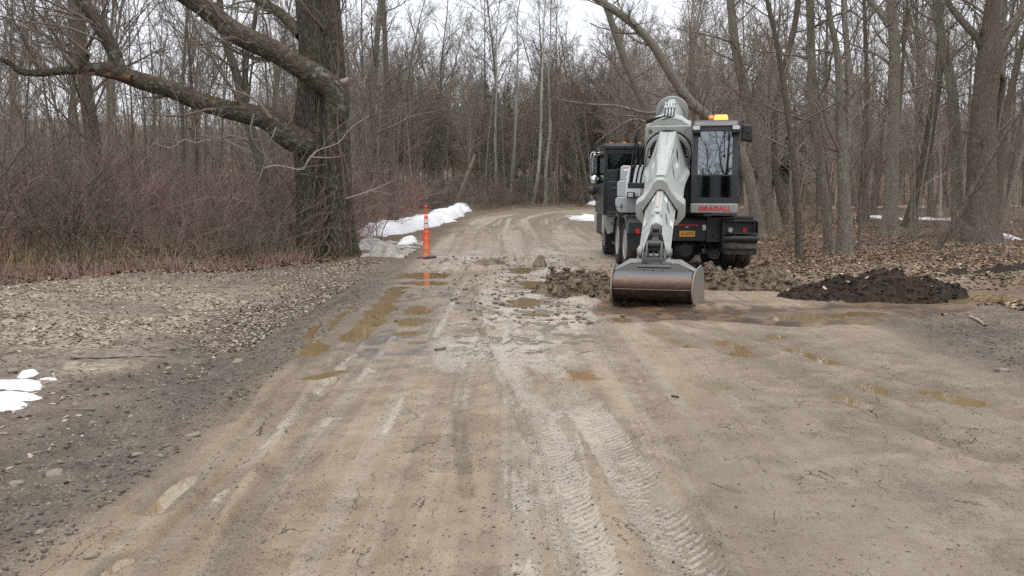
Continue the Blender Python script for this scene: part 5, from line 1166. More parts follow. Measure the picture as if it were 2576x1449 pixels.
b = MB(); b.hexa([(4.07, 16.98, .50), (4.72, 16.98, .50), (4.72, 17.0, .50), (4.07, 17.0, .50)], [(4.07, 17.08, .62), (4.72, 17.08, .62), (4.72, 17.1, .62), (4.07, 17.1, .62)]); b.box((4.07, 16.95, .475), (4.735, 17.02, .50)); b.box((4.08, 17.0, .37), (4.70, 17.02, .475)); b.build('mud_flap', M['mudflap'], fr_, .004)
b = arch(4.14, 4.78, 19.25, .565, .50, .03, 40, 150); b.build('middle_fender', M['char'], ROOT, .012)
# --- left side behind the front wheel: flap with the maker's letters, step, grey front fender
b = MB(); b.box((2.33, 21.35, .10), (2.62, 21.365, .95)); mf = b.build('mud_flap', M['black'], ROOT)
lettering('flap_lettering', 'GRADALL', .10, lambda x, y, z: (2.72 + x, 21.346 - z, .31 + y), plain('flap_letters', (.36, .34, .30), .5), mf, .002, .003, 0, 1, 1.0)
b = MB(); b.box((2.29, 20.0, .80), (2.8, 20.7, .86)); b.box((2.33, 19.95, .36), (2.75, 20.75, .42)); b.box((2.7, 20.05, .42), (2.75, 20.1, .8)); b.build('step', M['blackmud'], ROOT, .008)
b = MB(); b.prism([(21.0, 1.02), (23.6, 1.02), (23.6, .60), (22.95, .60), (22.80, .83), (22.55, .95), (22.05, .95), (21.8, .83), (21.62, .60), (21.4, .52), (21.25, .60), (21.1, .80)], [], lambda y, z, t: (t, y, z), 2.18, 2.24); b.box((2.24, 21.0, .965), (2.75, 23.6, 1.02)); b.prism([(2.2, 1.0), (2.56, 1.0), (2.47, .80), (2.38, .60), (2.26, .56), (2.22, .70)], [], lambda x, z, t: (x, 21.0 + t, z), 0, .05)
b.build('front_fender', M['grey'], ROOT, .012)
b = MB(); b.box((2.17, 21.6, .52), (2.2, 22.8, 1.0)); b.build('side_skirt', M['blackmud'], ROOT)
# --- the carrier cab on the far left
x0, x1, y0, y1, z0, z1 = 2.14, 3.22, 20.75, 22.75, 1.04, 2.58
b = MB(); pw = .075
for x in (x0, x1 - pw):
    for y in (y0, y1 - pw): b.box((x, y, z0), (x + pw, y + pw, z1))
b.box((x0, y0, z0), (x1, y1, z0 + .06)); b.box((x0 + pw, y0 + .004, z0 + .06), (x1 - pw, y0 + .06, 1.80)); b.box((x0 + pw, y0 + .004, 2.43), (x1 - pw, y0 + .06, z1))
b.box((x0 + .004, y0 + pw, z0 + .06), (x0 + .06, y1 - pw, 1.75)); b.box((x0 + .004, y0 + pw, 2.45), (x0 + .06, y1 - pw, z1)); b.box((x1 - .06, y0 + pw, z0 + .06), (x1 - .004, y1 - pw, 1.75)); b.box((x1 - .06, y0 + pw, 2.45), (x1 - .004, y1 - pw, z1))
b.box((x0 + pw, y1 - .06, z0 + .06), (x1 - pw, y1 - .004, 1.7)); b.box((2.30, y0 - .03, 1.60), (2.48, y0 + .003, 1.66)); b.box((2.33, y0 - .018, 1.25), (2.47, y0 + .003, 1.60))
cb = b.build('carrier_cab', M['char'], ROOT, .018)
b = MB(); b.box((x0 - .01, y0 - .02, z1 + .003), (x1 + .01, y1 + .02, z1 + .09)); b.box((x0 - .002, y0 - .05, z1 - .04), (x1, y0 - .001, z1 + .06)); rf = b.build('roof', M['char'], cb, .04)
for x in (2.3, 2.62, 2.95):
    b = MB(); b.box((x - .04, y0 + .05, z1 + .093), (x + .04, y0 + .12, z1 + .12)); b.build('marker_lamp', M['amber'], rf, .008)
b = MB(); b.box((x0 + pw, y0 + .025, 1.80), (x1 - pw, y0 + .033, 2.43)); b.build('window', M['dglass'], cb)
b = MB(); b.box((x0 + .028, y0 + pw, 1.75), (x0 + .036, y1 - pw, 2.45)); b.build('window', M['dglass'], cb)
b = MB(); b.box((x0 + pw, y1 - .036, 1.7), (x1 - pw, y1 - .028, z1 - .03)); b.build('window', M['dglass'], cb)
b = MB(); b.box((2.45, 21.3, 1.1), (2.95, 21.8, 1.55)); b.hexa([(2.45, 21.25, 1.5), (2.95, 21.25, 1.5), (2.95, 21.4, 1.5), (2.45, 21.4, 1.5)], [(2.50, 21.12, 2.12), (2.90, 21.12, 2.12), (2.90, 21.24, 2.12), (2.50, 21.24, 2.12)]); b.hexa([(2.58, 21.12, 2.1), (2.82, 21.12, 2.1), (2.82, 21.22, 2.1), (2.58, 21.22, 2.1)], [(2.6, 21.1, 2.28), (2.8, 21.1, 2.28), (2.8, 21.2, 2.28), (2.6, 21.2, 2.28)]); b.build('driver_seat', plain('seat_black', (.015, .015, .016), .7), cb, .03)
b = MB(); b.tube([(2.14, 22.5, 2.52), (2.02, 22.5, 2.54), (1.99, 22.5, 2.50), (1.985, 22.5, 2.3), (2.0, 22.5, 1.5), (2.14, 22.5, 1.3)], .016, n=24); b.tube([(2.14, 22.5, 2.46), (2.06, 22.5, 2.48), (2.055, 22.5, 2.34)], .012); b.build('mirror_arm', M['chrome'], cb)
b = MB(); b.box((1.975, 22.44, 2.0), (2.15, 22.52, 2.42)); mi = b.build('mirror', M['black'], cb, .03); b = MB(); b.box((1.995, 22.432, 2.02), (2.13, 22.439, 2.40)); b.build('mirror_glass', M['chrome'], mi)
b = MB(); b.sphere((2.085, 22.45, 1.86), .115, (1, .55, 1)); b.build('convex_mirror', M['chrome'], cb)
b = MB(); b.sphere((2.02, 22.45, 1.585), .115, (1, .55, 1)); b.build('convex_mirror', M['steeld'], cb)
# --- turntable and upper deck
b = MB(); b.lathe([(0, .62), (.12, .62), (.12, .55), (.20, .55)], (TC.x, TC.y, 1.0), (0, 0, 1), 40); b.build('turntable', M['black'], ROOT)
b = MB(U); b.box((-.62, -1.3, 1.16), (1.06, 1.42, 1.30)); b.box((-.62, -1.25, 1.30), (.19, .75, 1.75)); b.box((-.62, .2, 1.3), (-.53, 1.2, 2.0)); b.box((.10, .2, 1.3), (.19, 1.5, 2.35)); b.build('upper_deck', M['black'], ROOT, .01)
b = MB(U); b.box((.215, 1.44, 1.176), (1.064, 2.10, 1.352)); tp = b.build('name_panel', paint('panel_grey', (.27, .285, .27), .4, (.2, .17, .13), .3, 5), ROOT, .02)  # separate darker grey: shading of this front face is put into the paint
lettering('name_lettering', 'GRADALL', .112, lambda x, y, z: U((.643 + x, 2.104 + z, 1.226 + y)), M['red_letter'], tp, .003, .005, .15, 1.08, 1.12)
b = MB(U); b.box((.45, 1.5, 1.135), (1.06, 2.06, 1.155)); b.build('edge_strip', M['steel'], ROOT)
# --- operator cab
a0, a1, f0, f1, z0, z1 = .222, 1.058, .65, 2.03, 1.355, 2.76
b = MB(U)
b.box((a0, f0, z0), (a1, f1, z0 + .05)); b.box((a0, f0, z0 + .05), (a1, f0 + .05, z1))
b.box((a0, f0 + .05, z0 + .05), (a0 + .04, f1 - .12, z1)); b.box((a1 - .04, f0 + .05, z0 + .05), (a1, f1 - .12, 1.75)); b.box((a1 - .04, f0 + .05, 2.62), (a1, f1 - .12, z1))
b.hexa([(a1 - .05, f0 + .05, 1.75), (a1, f0 + .05, 1.75), (a1, f0 + .15, 1.75), (a1 - .05, f0 + .15, 1.75)], [(a1 - .05, f0 + .05, 2.62), (a1, f0 + .05, 2.62), (a1, f0 + .15, 2.62), (a1 - .05, f0 + .15, 2.62)])
TL = .13                                         # the front leans back this much at the top
def fz(z): return f1 - TL * max(0, (z - 1.87)) / (z1 - 1.87)
for x0_, x1_ in ((a0, a0 + .105), (a1 - .112, a1)):
    b.hexa([(x0_, f1 - .12, z0 + .05), (x1_, f1 - .12, z0 + .05), (x1_, f1, z0 + .05), (x0_, f1, z0 + .05)], [(x0_, f1 - .12, 1.87), (x1_, f1 - .12, 1.87), (x1_, f1, 1.87), (x0_, f1, 1.87)])
    b.hexa([(x0_, f1 - .12, 1.87), (x1_, f1 - .12, 1.87), (x1_, f1, 1.87), (x0_, f1, 1.87)], [(x0_, f1 - .12 - TL, z1), (x1_, f1 - .12 - TL, z1), (x1_, f1 - TL, z1), (x0_, f1 - TL, z1)])
i0, i1 = a0 + .105, a1 - .112
b.box((i0, f1 - .08, z0 + .05), (i1, f1 - .005, z0 + .11)); b.box((i0, f1 - .08, 1.855), (i1, f1 - .005, 1.885))
b.hexa([(i0, fz(2.69) - .08, 2.69), (i1, fz(2.69) - .08, 2.69), (i1, fz(2.69) - .005, 2.69), (i0, fz(2.69) - .005, 2.69)], [(i0, fz(z1) - .08, z1), (i1, fz(z1) - .08, z1), (i1, fz(z1) - .005, z1), (i0, fz(z1) - .005, z1)])
oc = b.build('operator_cab', M['char'], ROOT, .014)
b = MB(U); b.hexa([(a0 - .006, f0 - .02, z1 + .003), (a1 + .006, f0 - .02, z1 + .003), (a1 + .006, f1 - .10, z1 + .003), (a0 - .006, f1 - .10, z1 + .003)], [(a0 + .02, f0 + .03, z1 + .125), (a1 - .02, f0 + .03, z1 + .125), (a1 - .02, f1 - .17, z1 + .125), (a0 + .02, f1 - .17, z1 + .125)]); rf = b.build('roof', paint('cab_roof', (.085, .075, .082), .35, (.15, .13, .1), .2, 4), oc, .03)
b = MB(U); b.hexa([(i0, f1 - .045, 1.885), (i1, f1 - .045, 1.885), (i1, f1 - .037, 1.885), (i0, f1 - .037, 1.885)], [(i0, fz(2.69) - .045, 2.69), (i1, fz(2.69) - .045, 2.69), (i1, fz(2.69) - .037, 2.69), (i0, fz(2.69) - .037, 2.69)]); b.build('window', M['glass'], oc, label='upper windscreen mirroring sky and branches')
b = MB(U); b.box((i0, f1 - .045, z0 + .11), (i1, f1 - .037, 1.855)); b.build('window', M['sglass'], oc, label='dark lower windscreen')
b = MB(U); b.box((a1 - .03, f0 + .15, 1.75), (a1 - .022, f1 - .12, 2.62)); b.build('window', M['dglass'], oc)
b = MB(U); b.box((.42, 1.0, 1.42), (.88, 1.45, 1.75)); b.hexa([(.42, .88, 1.7), (.88, .88, 1.7), (.88, 1.04, 1.7), (.42, 1.04, 1.7)], [(.46, .78, 2.35), (.84, .78, 2.35), (.84, .92, 2.35), (.46, .92, 2.35)]); b.box((.36, 1.35, 1.42), (.94, 1.62, 1.62)); b.cyl((.40, 1.5, 1.62), (.40, 1.54, 1.86), .014); b.cyl((.90, 1.5, 1.62), (.90, 1.54, 1.86), .014); b.build('operator_seat', plain('cab_interior', (.02, .02, .021), .7), oc, .02)
b = MB(U); b.box((i0 + .02, f1 - .075, 1.52), (i0 + .035, f1 - .05, 1.78)); b.box((i0 + .08, 1.93, 1.47), (i1 - .12, 1.95, 1.52)); b.box((i0 + .07, 1.90, 1.62), (i1 - .16, 1.92, 1.66)); b.box((i0 + .07, 1.90, 1.70), (i1 - .16, 1.92, 1.73)); b.build('pedal_rack', M['steel'], oc)
b = MB(U); b.tube([(.79, f1 - .02, 2.70), (.80, fz(2.45) + .02, 2.45), (.80, fz(2.25) + .02, 2.24)], .009); b.sphere((.80, fz(2.24) + .02, 2.235), .024); b.tube([(.86, f1 - .06, 2.69), (.885, fz(2.4) + .015, 2.4), (.885, fz(2.22) + .01, 2.22)], .007); b.build('wiper', M['hose'], oc)
for a_ in (.29, 1.0):
    b = MB(U); b.box((a_ - .075, f1 - .13, 2.635), (a_ + .075, f1 + .04, 2.775)); wl = b.build('work_lamp', M['black'], oc, .014); b = MB(U); b.box((a_ - .062, f1 + .035, 2.70), (a_ + .062, f1 + .047, 2.765)); b.build('lens', M['clear_lens'], wl, .004)
b = MB(U); b.box((.50, 1.25, z1 + .127), (.86, 1.60, z1 + .150)); be = b.build('beacon', M['black'], rf, .01)
def lens(x0_, x1_): 
    b = MB(U); b.loft([[(x0_, 1.30, z1 + .152), (x1_, 1.30, z1 + .152), (x1_, 1.56, z1 + .152), (x0_, 1.56, z1 + .152)], [(x0_ + .003, 1.30, z1 + .20), (x1_ - .003, 1.30, z1 + .20), (x1_ - .003, 1.56, z1 + .20), (x0_ + .003, 1.56, z1 + .20)], [(x0_ + .02, 1.35, z1 + .25), (x1_ - .02, 1.35, z1 + .25), (x1_ - .02, 1.51, z1 + .25), (x0_ + .02, 1.51, z1 + .25)]]); return b
lens(.50, .60).build('beacon_lens', M['amber'], be, .01); lens(.604, .86).build('beacon_lens', M['amber_lit'], be, .01, label='lit amber beacon lens')
b = MB(U); b.tube([(1.06, 1.95, 2.80), (1.13, 1.95, 2.86), (1.13, 1.95, 2.74)], .013); b.tube([(1.06, 1.95, 1.95), (1.10, 1.98, 1.9), (1.115, 1.98, 1.6), (1.06, 1.98, 1.42)], .011); b.tube([(1.075, 1.96, 2.75), (1.075, 1.96, 1.9)], .009); b.build('mirror_arm', M['black'], oc)
b = MB(U); b.loft([[(1.11, 1.98, 2.52), (1.27, 1.98, 2.48), (1.285, 1.98, 2.52), (1.28, 1.98, 2.74), (1.26, 1.98, 2.77), (1.12, 1.98, 2.78)], [(1.09, 1.90, 2.50), (1.29, 1.90, 2.46), (1.305, 1.90, 2.50), (1.30, 1.90, 2.76), (1.28, 1.90, 2.79), (1.10, 1.90, 2.80)]]); b.cyl((1.20, 1.98, 2.66), (1.20, 2.01, 2.66), .025, k=12); b.build('mirror', M['black'], oc, .012)
# --- engine cover left of the boom
b = MB(U)
b.loft([[(-1.36, .32, 1.30), (-1.33, .32, 1.18), (-1.26, .32, 1.13), (-.60, .32, 1.13), (-.60, .32, 1.46), (-1.30, .32, 1.46), (-1.36, .32, 1.42)], [(-1.36, -1.3, 1.30), (-1.33, -1.3, 1.18), (-1.26, -1.3, 1.13), (-.60, -1.3, 1.13), (-.60, -1.3, 1.46), (-1.30, -1.3, 1.46), (-1.36, -1.3, 1.42)]])
b.loft([[(-1.335, .26, 1.463), (-1.0, .26, 1.463), (-1.0, .26, 1.80), (-1.28, .26, 1.80), (-1.33, .26, 1.76)], [(-1.335, -1.2, 1.463), (-1.0, -1.2, 1.463), (-1.0, -1.2, 1.80), (-1.28, -1.2, 1.80), (-1.33, -1.2, 1.76)]])
b.loft([[(-1.285, .18, 1.803), (-1.0, .18, 1.803), (-1.0, .18, 2.10), (-1.22, .18, 2.115), (-1.275, .18, 2.07)], [(-1.285, -1.1, 1.803), (-1.0, -1.1, 1.803), (-1.0, -1.1, 2.10), (-1.22, -1.1, 2.115), (-1.275, -1.1, 2.07)]])
eh = b.build('engine_cover', M['greyd'], ROOT, .02)
b = MB(U); prof = lambda f, k: [(-1.14 + .02 * k, f, 1.463), (-1.12 + .02 * k, f, 1.85), (-1.07 + .02 * k, f, 2.04), (-.98 + .01 * k, f, 2.10), (-.64, f, 2.10), (-.625, f, 1.463)]
b.loft([prof(.62, 1), prof(.56, 0), prof(-1.15, 0)]); b.build('hood', M['white'], eh, .012)
b = MB(U); b.box((-.80, .622, 1.49), (-.66, .64, 1.56)); b.loft([[(-.82, .63, 1.48), (-.67, .63, 1.48), (-.67, .63, 1.62), (-.70, .63, 1.67), (-.76, .63, 1.68), (-.82, .63, 1.63)], [(-.82, .66, 1.48), (-.67, .66, 1.48), (-.67, .66, 1.62), (-.70, .66, 1.67), (-.76, .66, 1.68), (-.82, .66, 1.63)]]); b.build('cowl', M['greyd'], eh, .01)
b = MB(U); b.box((-1.21, .183, 1.99), (-1.08, .19, 2.075)); st_ = b.build('sticker', M['decal'], eh); b = MB(U); b.box((-1.205, .191, 2.05), (-1.085, .194, 2.07)); b.build('sticker_band', M['decal_red'], st_)
b = MB(U); b.box((-1.075, .66, 1.435), (-.925, .80, 1.56)); fl_ = b.build('flood_lamp', M['black'], eh, .012); b = MB(U); b.box((-1.05, .798, 1.46), (-.95, .808, 1.54)); b.build('lens', M['clear_lens'], fl_, .004)
b = MB(U); b.cyl((-1.23, .34, 1.25), (-1.23, .40, 1.25), .02, k=8); b.box((-1.24, .36, 1.23), (-1.22, .38, 1.31)); b.tube([(-1.23, .38, 1.25), (-1.36, .42, 1.25), (-1.46, .46, 1.248)], .007); b.build('latch', M['black'], eh)
# --- hose tray and hoses
b = MB(U); b.box((-1.02, .95, 1.63), (-.60, 1.30, 1.74)); b.build('hose_tray', M['black'], ROOT, .008)
for i in range(4):
    b = MB(U); a_ = -.955 + i * .085; b.tube([(a_, 1.2, 1.70), (a_ + .03, 1.22, 1.9), (a_ + .09, 1.3, 2.12), (-.70 + .02 * i, 1.5, 2.42), (-.655 + .015 * i, 1.6, 2.55)], .019, n=18); h_ = b.build('hose', M['hose'], ROOT)
    b = MB(U); b.tube([(a_ + .075, 1.28, 2.05), (a_ + .095, 1.31, 2.13), (a_ + .12, 1.34, 2.19)], .023, n=5); b.build('hose_fitting', M['steel'], h_)
b = MB(U); b.tube([(-.995, 1.25, 1.66), (-.95, 1.25, 2.1), (-.88, 1.28, 2.66)], .017, n=6); b.tube([(-.88, 1.28, 2.66), (-.84, 1.2, 2.4), (-.78, 1.1, 2.05)], .017, n=6); b.tube([(-.99, 1.2, 1.75), (-.93, 1.22, 2.0), (-.86, 1.26, 2.3), (-.84, 1.27, 2.5)], .02, n=8); b.build('hose_guard', M['black'], ROOT)
# --- boom cradle and tail
def ell(cx, cy, rx, ry, n=20, rot=0): return [(cx + rx * math.cos(t) * math.cos(rot) - ry * math.sin(t) * math.sin(rot), cy + rx * math.cos(t) * math.sin(rot) + ry * math.sin(t) * math.cos(rot)) for t in [2 * math.pi * i / n for i in range(n)]]
bm_ = lambda x, y, t: B((x, y, t))
b = MB(); b.prism([(-.40, .30), (-.43, .26), (-.46, -.5), (-.2, -.62), (.2, -.62), (.42, -.5), (.43, .24), (.41, .30)], [ell(-.335, .19, .045, .062), ell(.345, .19, .05, .066, 20)], bm_, -.10, -.03)
b.box((0, 0, 0), (0, 0, 0)); b.V = b.V[:-8]; b.F = b.F[:-6]
cr = b.build('boom_cradle', M['greymud'], ROOT, .008)
b = MB(); b.prism(ell(0, -.22, .445, .44, 72), [], bm_, -.03, 0)
for i in range(46):
    a_ = R_(25 + 130 * i / 45); b.prism(ell(.452 * math.cos(a_), -.22 + .447 * math.sin(a_), .010, .010, 6), [], bm_, -.028, .004)
b.build('ring_gear', M['steeld'], cr)
cres = lambda s: [(s * .215, .065), (s * .275, .02), (s * .33, -.08), (s * .345, -.20), (s * .325, -.30), (s * .29, -.27), (s * .235, -.16), (s * .20, -.02), (s * .195, .05)]
b = MB(); b.prism(ell(0, -.22, .43, .425, 64), [cres(-1)[::-1], cres(1)], bm_, .005, .05); b.build('rotary_disc', M['greymud'], cr, .006)
b = MB(); b.prism(ell(.345, .19, .048, .064), [], bm_, -.09, -.045); b.build('cover_plate', M['grey'], cr)
b = MB(); b.loft([[B((-.075, .34, -.12)), B((.075, .34, -.12)), B((.36, -.1, -.12)), B((.3, -.45, -.12)), B((-.3, -.45, -.12)), B((-.36, -.1, -.12))], [B((-.06, .30, -1.75)), B((.06, .30, -1.75)), B((.24, -.02, -1.75)), B((.2, -.25, -1.75)), B((-.2, -.25, -1.75)), B((-.24, -.02, -1.75))]])
bt_ = b.build('boom_tail', M['grey'], ROOT, .01)
b = MB(); b.prism(ell(0, .02, .33, .33, 48), [], bm_, -1.79, -1.75); b.build('end_flange', M['grey'], bt_, .008)
b = MB(); b.prism([(-.42, .30), (.42, .30), (.36, .315), (.25, .40), (.1, .45), (-.1, .45), (-.25, .40), (-.36, .315)], [], bm_, -.34, -.10); b.build('rotation_housing', M['grey'], cr, .008)
b = MB()
for i in range(4):
    a_ = -.075 + .055 * i; n0 = .50
    b.tube([B((a_, .50, -.75)), B((a_, .49, -.5)), B((a_, .475, -.28)), B((a_ - .02, .46, -.16 + .015 * i)), B((-.25, .44 - .02 * i, -.12)), B((-.42, .40 - .02 * i, -.10))], .013, n=22)
b.build('hydraulic_line', M['hose'], bt_)
b = MB()
for i in range(4): a_ = -.075 + .055 * i; b.cyl(B((a_, .505 + (.02 if i in (1, 2) else 0), -.70)), B((a_, .50, -.50)), .021, .021, 10); b.cyl(B((a_, .52, -.76)), B((a_, .515, -.70)), .026, .026, 8)
b.build('valve_fitting', M['chrome'], bt_)
b = MB(); b.tube([B((-.34, .30, -.15)), B((-.27, .22, -.9)), B((-.22, .14, -1.7))], .016, n=6); b.tube([B((-.31, .31, -.15)), B((-.245, .235, -.9)), B((-.2, .16, -1.7))], .012, n=6); b.tube([B((.30, .22, -.2)), B((.26, .18, -.9)), B((.22, .12, -1.6))], .014, n=6); b.build('hydraulic_line', M['steeld'], bt_)
b = MB(); b.prism([(-.09, .60), (.14, .60), (.10, .47), (-.05, .47)], [], bm_, -1.0, -.97) if False else None
# --- outer boom: ridge and two slotted cheeks
SC_ = 2.62                                        # length cradle to collar
def lerp(a, b_, t): return a + (b_ - a) * t
def obx(s):      # half widths and heights of the outer boom at s
    t = s / SC_; rw = lerp(.165, .07, min(1, t * 2.1) ** .8); ww = np.interp(t, [0, .16, .3, .55, 1], [.35, .425, .385, .335, .345]); wn = np.interp(t, [0, .16, .3, 1], [-.40, -.42, -.36, -.17]); rn = lerp(.215, .275, t)
    return rw, rn, float(ww), float(wn)
def cheek(sg, holes, s0, s1, fn, t=.018, ns=16):
    """fn(s) -> ridge half width, ridge height, lower half width, lower height"""
    S_ = [s0 + (s1 - s0) * i / ns for i in range(ns + 1)]
    def m(s, u, tt):
        rw, rn, ww, wn = fn(s); a = Vector((sg * rw, rn)); c_ = Vector((sg * ww, wn)); d = (c_ - a); nn = Vector((d.y, -d.x)).normalized() * (1 if sg < 0 else -1)
        p = a + d * u + nn * (-tt); return B((p.x, p.y, s))
    b = MB(); b.prism([(s, 0) for s in S_] + [(s, 1) for s in S_[::-1]], [ell(cx, cy, rx, ry, 18, ro) for cx, cy, rx, ry, ro in holes], m, 0, t); return b
oh = [(.72, .36, .25, .075, .50), (.86, .13, .13, .035, .45), (1.66, .40, .27, .075, .48), (1.40, .72, .15, .035, .45)]
b = cheek(1, oh, .05, SC_, obx); b2 = cheek(-1, oh, .05, SC_, obx)
for q in (b2,): o_ = len(b.V); b.V += q.V; b.F += [[i + o_ for i in f] for f in q.F]
rr = []
for i in range(11):
    s = .05 + (SC_ - .05) * i / 10; rw, rn, ww, wn = obx(s); rr.append([B((-rw, rn - .02, s)), B((-rw, rn + .012, s)), B((-rw + .02, rn + .014, s)), B((-.008, rn + .002, s)), B((0, rn + .022 if s < .8 else rn + .004, s)), B((.012, rn + .002, s)), B((rw - .02, rn + .014, s)), B((rw, rn + .012, s)), B((rw, rn - .02, s))])
b.loft(rr)
rr = []
for i in range(11):
    s = .05 + (SC_ - .05) * i / 10; rw, rn, ww, wn = obx(s); rr.append([B((-ww, wn, s)), B((-ww - .012, wn - .03, s)), B((-ww * .7, wn - .16, s)), B((ww * .7, wn - .16, s)), B((ww + .012, wn - .03, s)), B((ww, wn, s)), B((ww - .03, wn - .02, s)), B((0, wn - .12, s)), B((-ww + .03, wn - .02, s))])
b.loft(rr)
ob_ = b.build('outer_boom', M['grey'], ROOT, .004)
for sg in (-1, 1):
    b = MB(); b.tube([B((sg * .24, .03, .06)), B((sg * .30, -.06, .1)), B((sg * .36, -.10, .10)), B((sg * .375, -.14, .18)), B((sg * .40, -.26, .34)), B((sg * .425, -.35, .46))], .013, n=14); b.build('grease_line', M['hose'], ob_)
b = MB()
for sg in (-1, 1):
    for s in (1.18,):
        rw, rn, ww, wn = obx(s); p = lambda u, s_, o: B((sg * (lerp(obx(s_)[0], obx(s_)[2], u) + o), lerp(obx(s_)[1], obx(s_)[3], u) + o * .8, s_)); b.hexa([p(.40, 1.08, .004), p(.54, 1.08, .004), p(.54, 1.30, .004), p(.40, 1.30, .004)], [p(.40, 1.08, .007), p(.54, 1.08, .007), p(.54, 1.30, .007), p(.40, 1.30, .007)])
b.build('decal', M['decal'], ob_)
# --- collar
oc_ = [(-.055, .36), (.055, .36), (.11, .30), (.17, .16), (.27, .02), (.38, -.06), (.40, -.09), (.40, -.30), (.27, -.46), (-.27, -.46), (-.40, -.30), (-.40, -.09), (-.38, -.06), (-.27, .02), (-.17, .16), (-.11, .30)]
ic = [(0.0, .19), (.045, .175), (.285, -.20), (.265, -.36), (-.265, -.36), (-.285, -.20), (-.045, .175)]
b = MB(); b.prism(oc_, [ic[::-1]], bm_, SC_ - .10, SC_ + .12); co = b.build('boom_collar', M['grey'], ROOT, .012)
b = MB(); b.box((0, 0, 0), (0, 0, 0)); b.V = []; b.F = []; b.prism([(-.075, .345), (.075, .345), (.075, .392), (-.075, .392)], [[(-.04, .357), (.04, .357), (.03, .378), (-.03, .378)]], bm_, SC_ - .06, SC_ + .0); b.build('collar_block', M['grey'], co, .005)
b = MB(); b.prism([(p[0] * .985, p[1] * .985 - .002) for p in ic], [[(p[0] * .88, p[1] * .90 - .012) for p in ic][::-1]], bm_, SC_ - .05, SC_ + .06); b.build('wear_pad', M['hose'], co)
# --- inner boom with its two arms
S0, S1 = 1.2, 4.52
def ibx(s): 
    t = (s - SC_) / (S1 - SC_); return lerp(.045, .055, t), lerp(.145, .10, t), lerp(.25, .225, max(0, t)), lerp(-.185, -.16, t)
def arm(sg):
    def m(s, u, tt):
        rw, rn, ww, wn = ibx(s); a = Vector((sg * rw, rn)); c_ = Vector((sg * ww, wn)); d = (c_ - a); nn = Vector((d.y, -d.x)).normalized() * (1 if sg < 0 else -1); p = a + d * u + nn * (-tt); return B((p.x, p.y, s))
    out = [(S0, 0), (3.2, 0), (3.62, 0), (3.72, .10), (4.0, .42), (4.28, .74), (4.45, .80), (4.56, .84), (4.60, .95), (4.56, 1.06), (4.40, 1.10), (4.1, 1.03), (3.6, 1.0), (3.1, 1.0), (S0, 1)]
    b = MB(); b.prism(out, [ell(3.02, .52, .21, .11, 18, .75), ell(3.46, .50, .20, .11, 18, .75), ell(4.02, .74, .07, .04, 12, .3)], m, 0, .03); return b
b = arm(1); q = arm(-1); o_ = len(b.V); b.V += q.V; b.F += [[i + o_ for i in f] for f in q.F]
b.loft([[B((-.05, ibx(s)[1] - .03, s)), B((-.05, ibx(s)[1] + .012, s)), B((.05, ibx(s)[1] + .012, s)), B((.05, ibx(s)[1] - .03, s))] for s in (S0, 2.6, 3.0, 3.5)])
b.loft([[B((-ibx(s)[2] + .01, ibx(s)[3], s)), B((ibx(s)[2] - .01, ibx(s)[3], s)), B((ibx(s)[2] - .05, ibx(s)[3] - .09, s)), B((-ibx(s)[2] + .05, ibx(s)[3] - .09, s))] for s in (S0, 2.6, 3.5)])
ib = b.build('inner_boom', M['greymud'], ROOT, .005)
b = MB(); b.box((0, 0, 0), (0, 0, 0)); b.V = []; b.F = []
b.loft([[B((-.028, ibx(s)[1] + .014, s)), B((-.028, ibx(s)[1] + .03, s)), B((.0, ibx(s)[1] + .03, s)), B((.0, ibx(s)[1] + .014, s))] for s in (2.8, 3.35)]); b.build('wear_strip', plain('worn_strip', (.5, .42, .36), .7, 0, .35, 40), ib)
b = MB()
for sg in (-1, 1): b.prism(ell(sg * .062, .10, .016, .05, 10), [], bm_, 3.40, 3.62)
b.cyl(B((0, .05, 3.55)), B((0, .03, 3.82)), .072, .066, 20); b.cyl(B((-.09, .045, 3.70)), B((.09, .045, 3.70)), .045, k=12); b.build('cylinder_knuckle', M['greymud'], ib, .006)
b = MB()
for sg in (-1, 1):
    b.cyl(U((-.215 + sg * .178, 5.90, .705)), U((-.215 + sg * .235, 5.90, .705)), .085, k=20); b.cyl(U((-.215 + sg * .235, 5.90, .705)), U((-.215 + sg * .252, 5.90, .705)), .055, k=8)
b.build('pivot_boss', paint('boss_muddy', (.33, .33, .30), .6, (.23, .18, .11), .7, 9), ib, .008)
b = MB()
for sg in (-1, 1):
    for s in (2.88, 3.42): p = lambda u, s_, o: B((sg * (lerp(ibx(s_)[0], ibx(s_)[2], u) + o), lerp(ibx(s_)[1], ibx(s_)[3], u) + o * .7, s_)); u0 = .14 if s < 3 else .72; b.hexa([p(u0, s - .11, .004), p(u0 + .2, s - .11, .004), p(u0 + .2, s + .09, .004), p(u0, s + .09, .004)], [p(u0, s - .11, .007), p(u0 + .2, s - .11, .007), p(u0 + .2, s + .09, .007), p(u0, s + .09, .007)])
b.build('decal', M['decal'], ib)
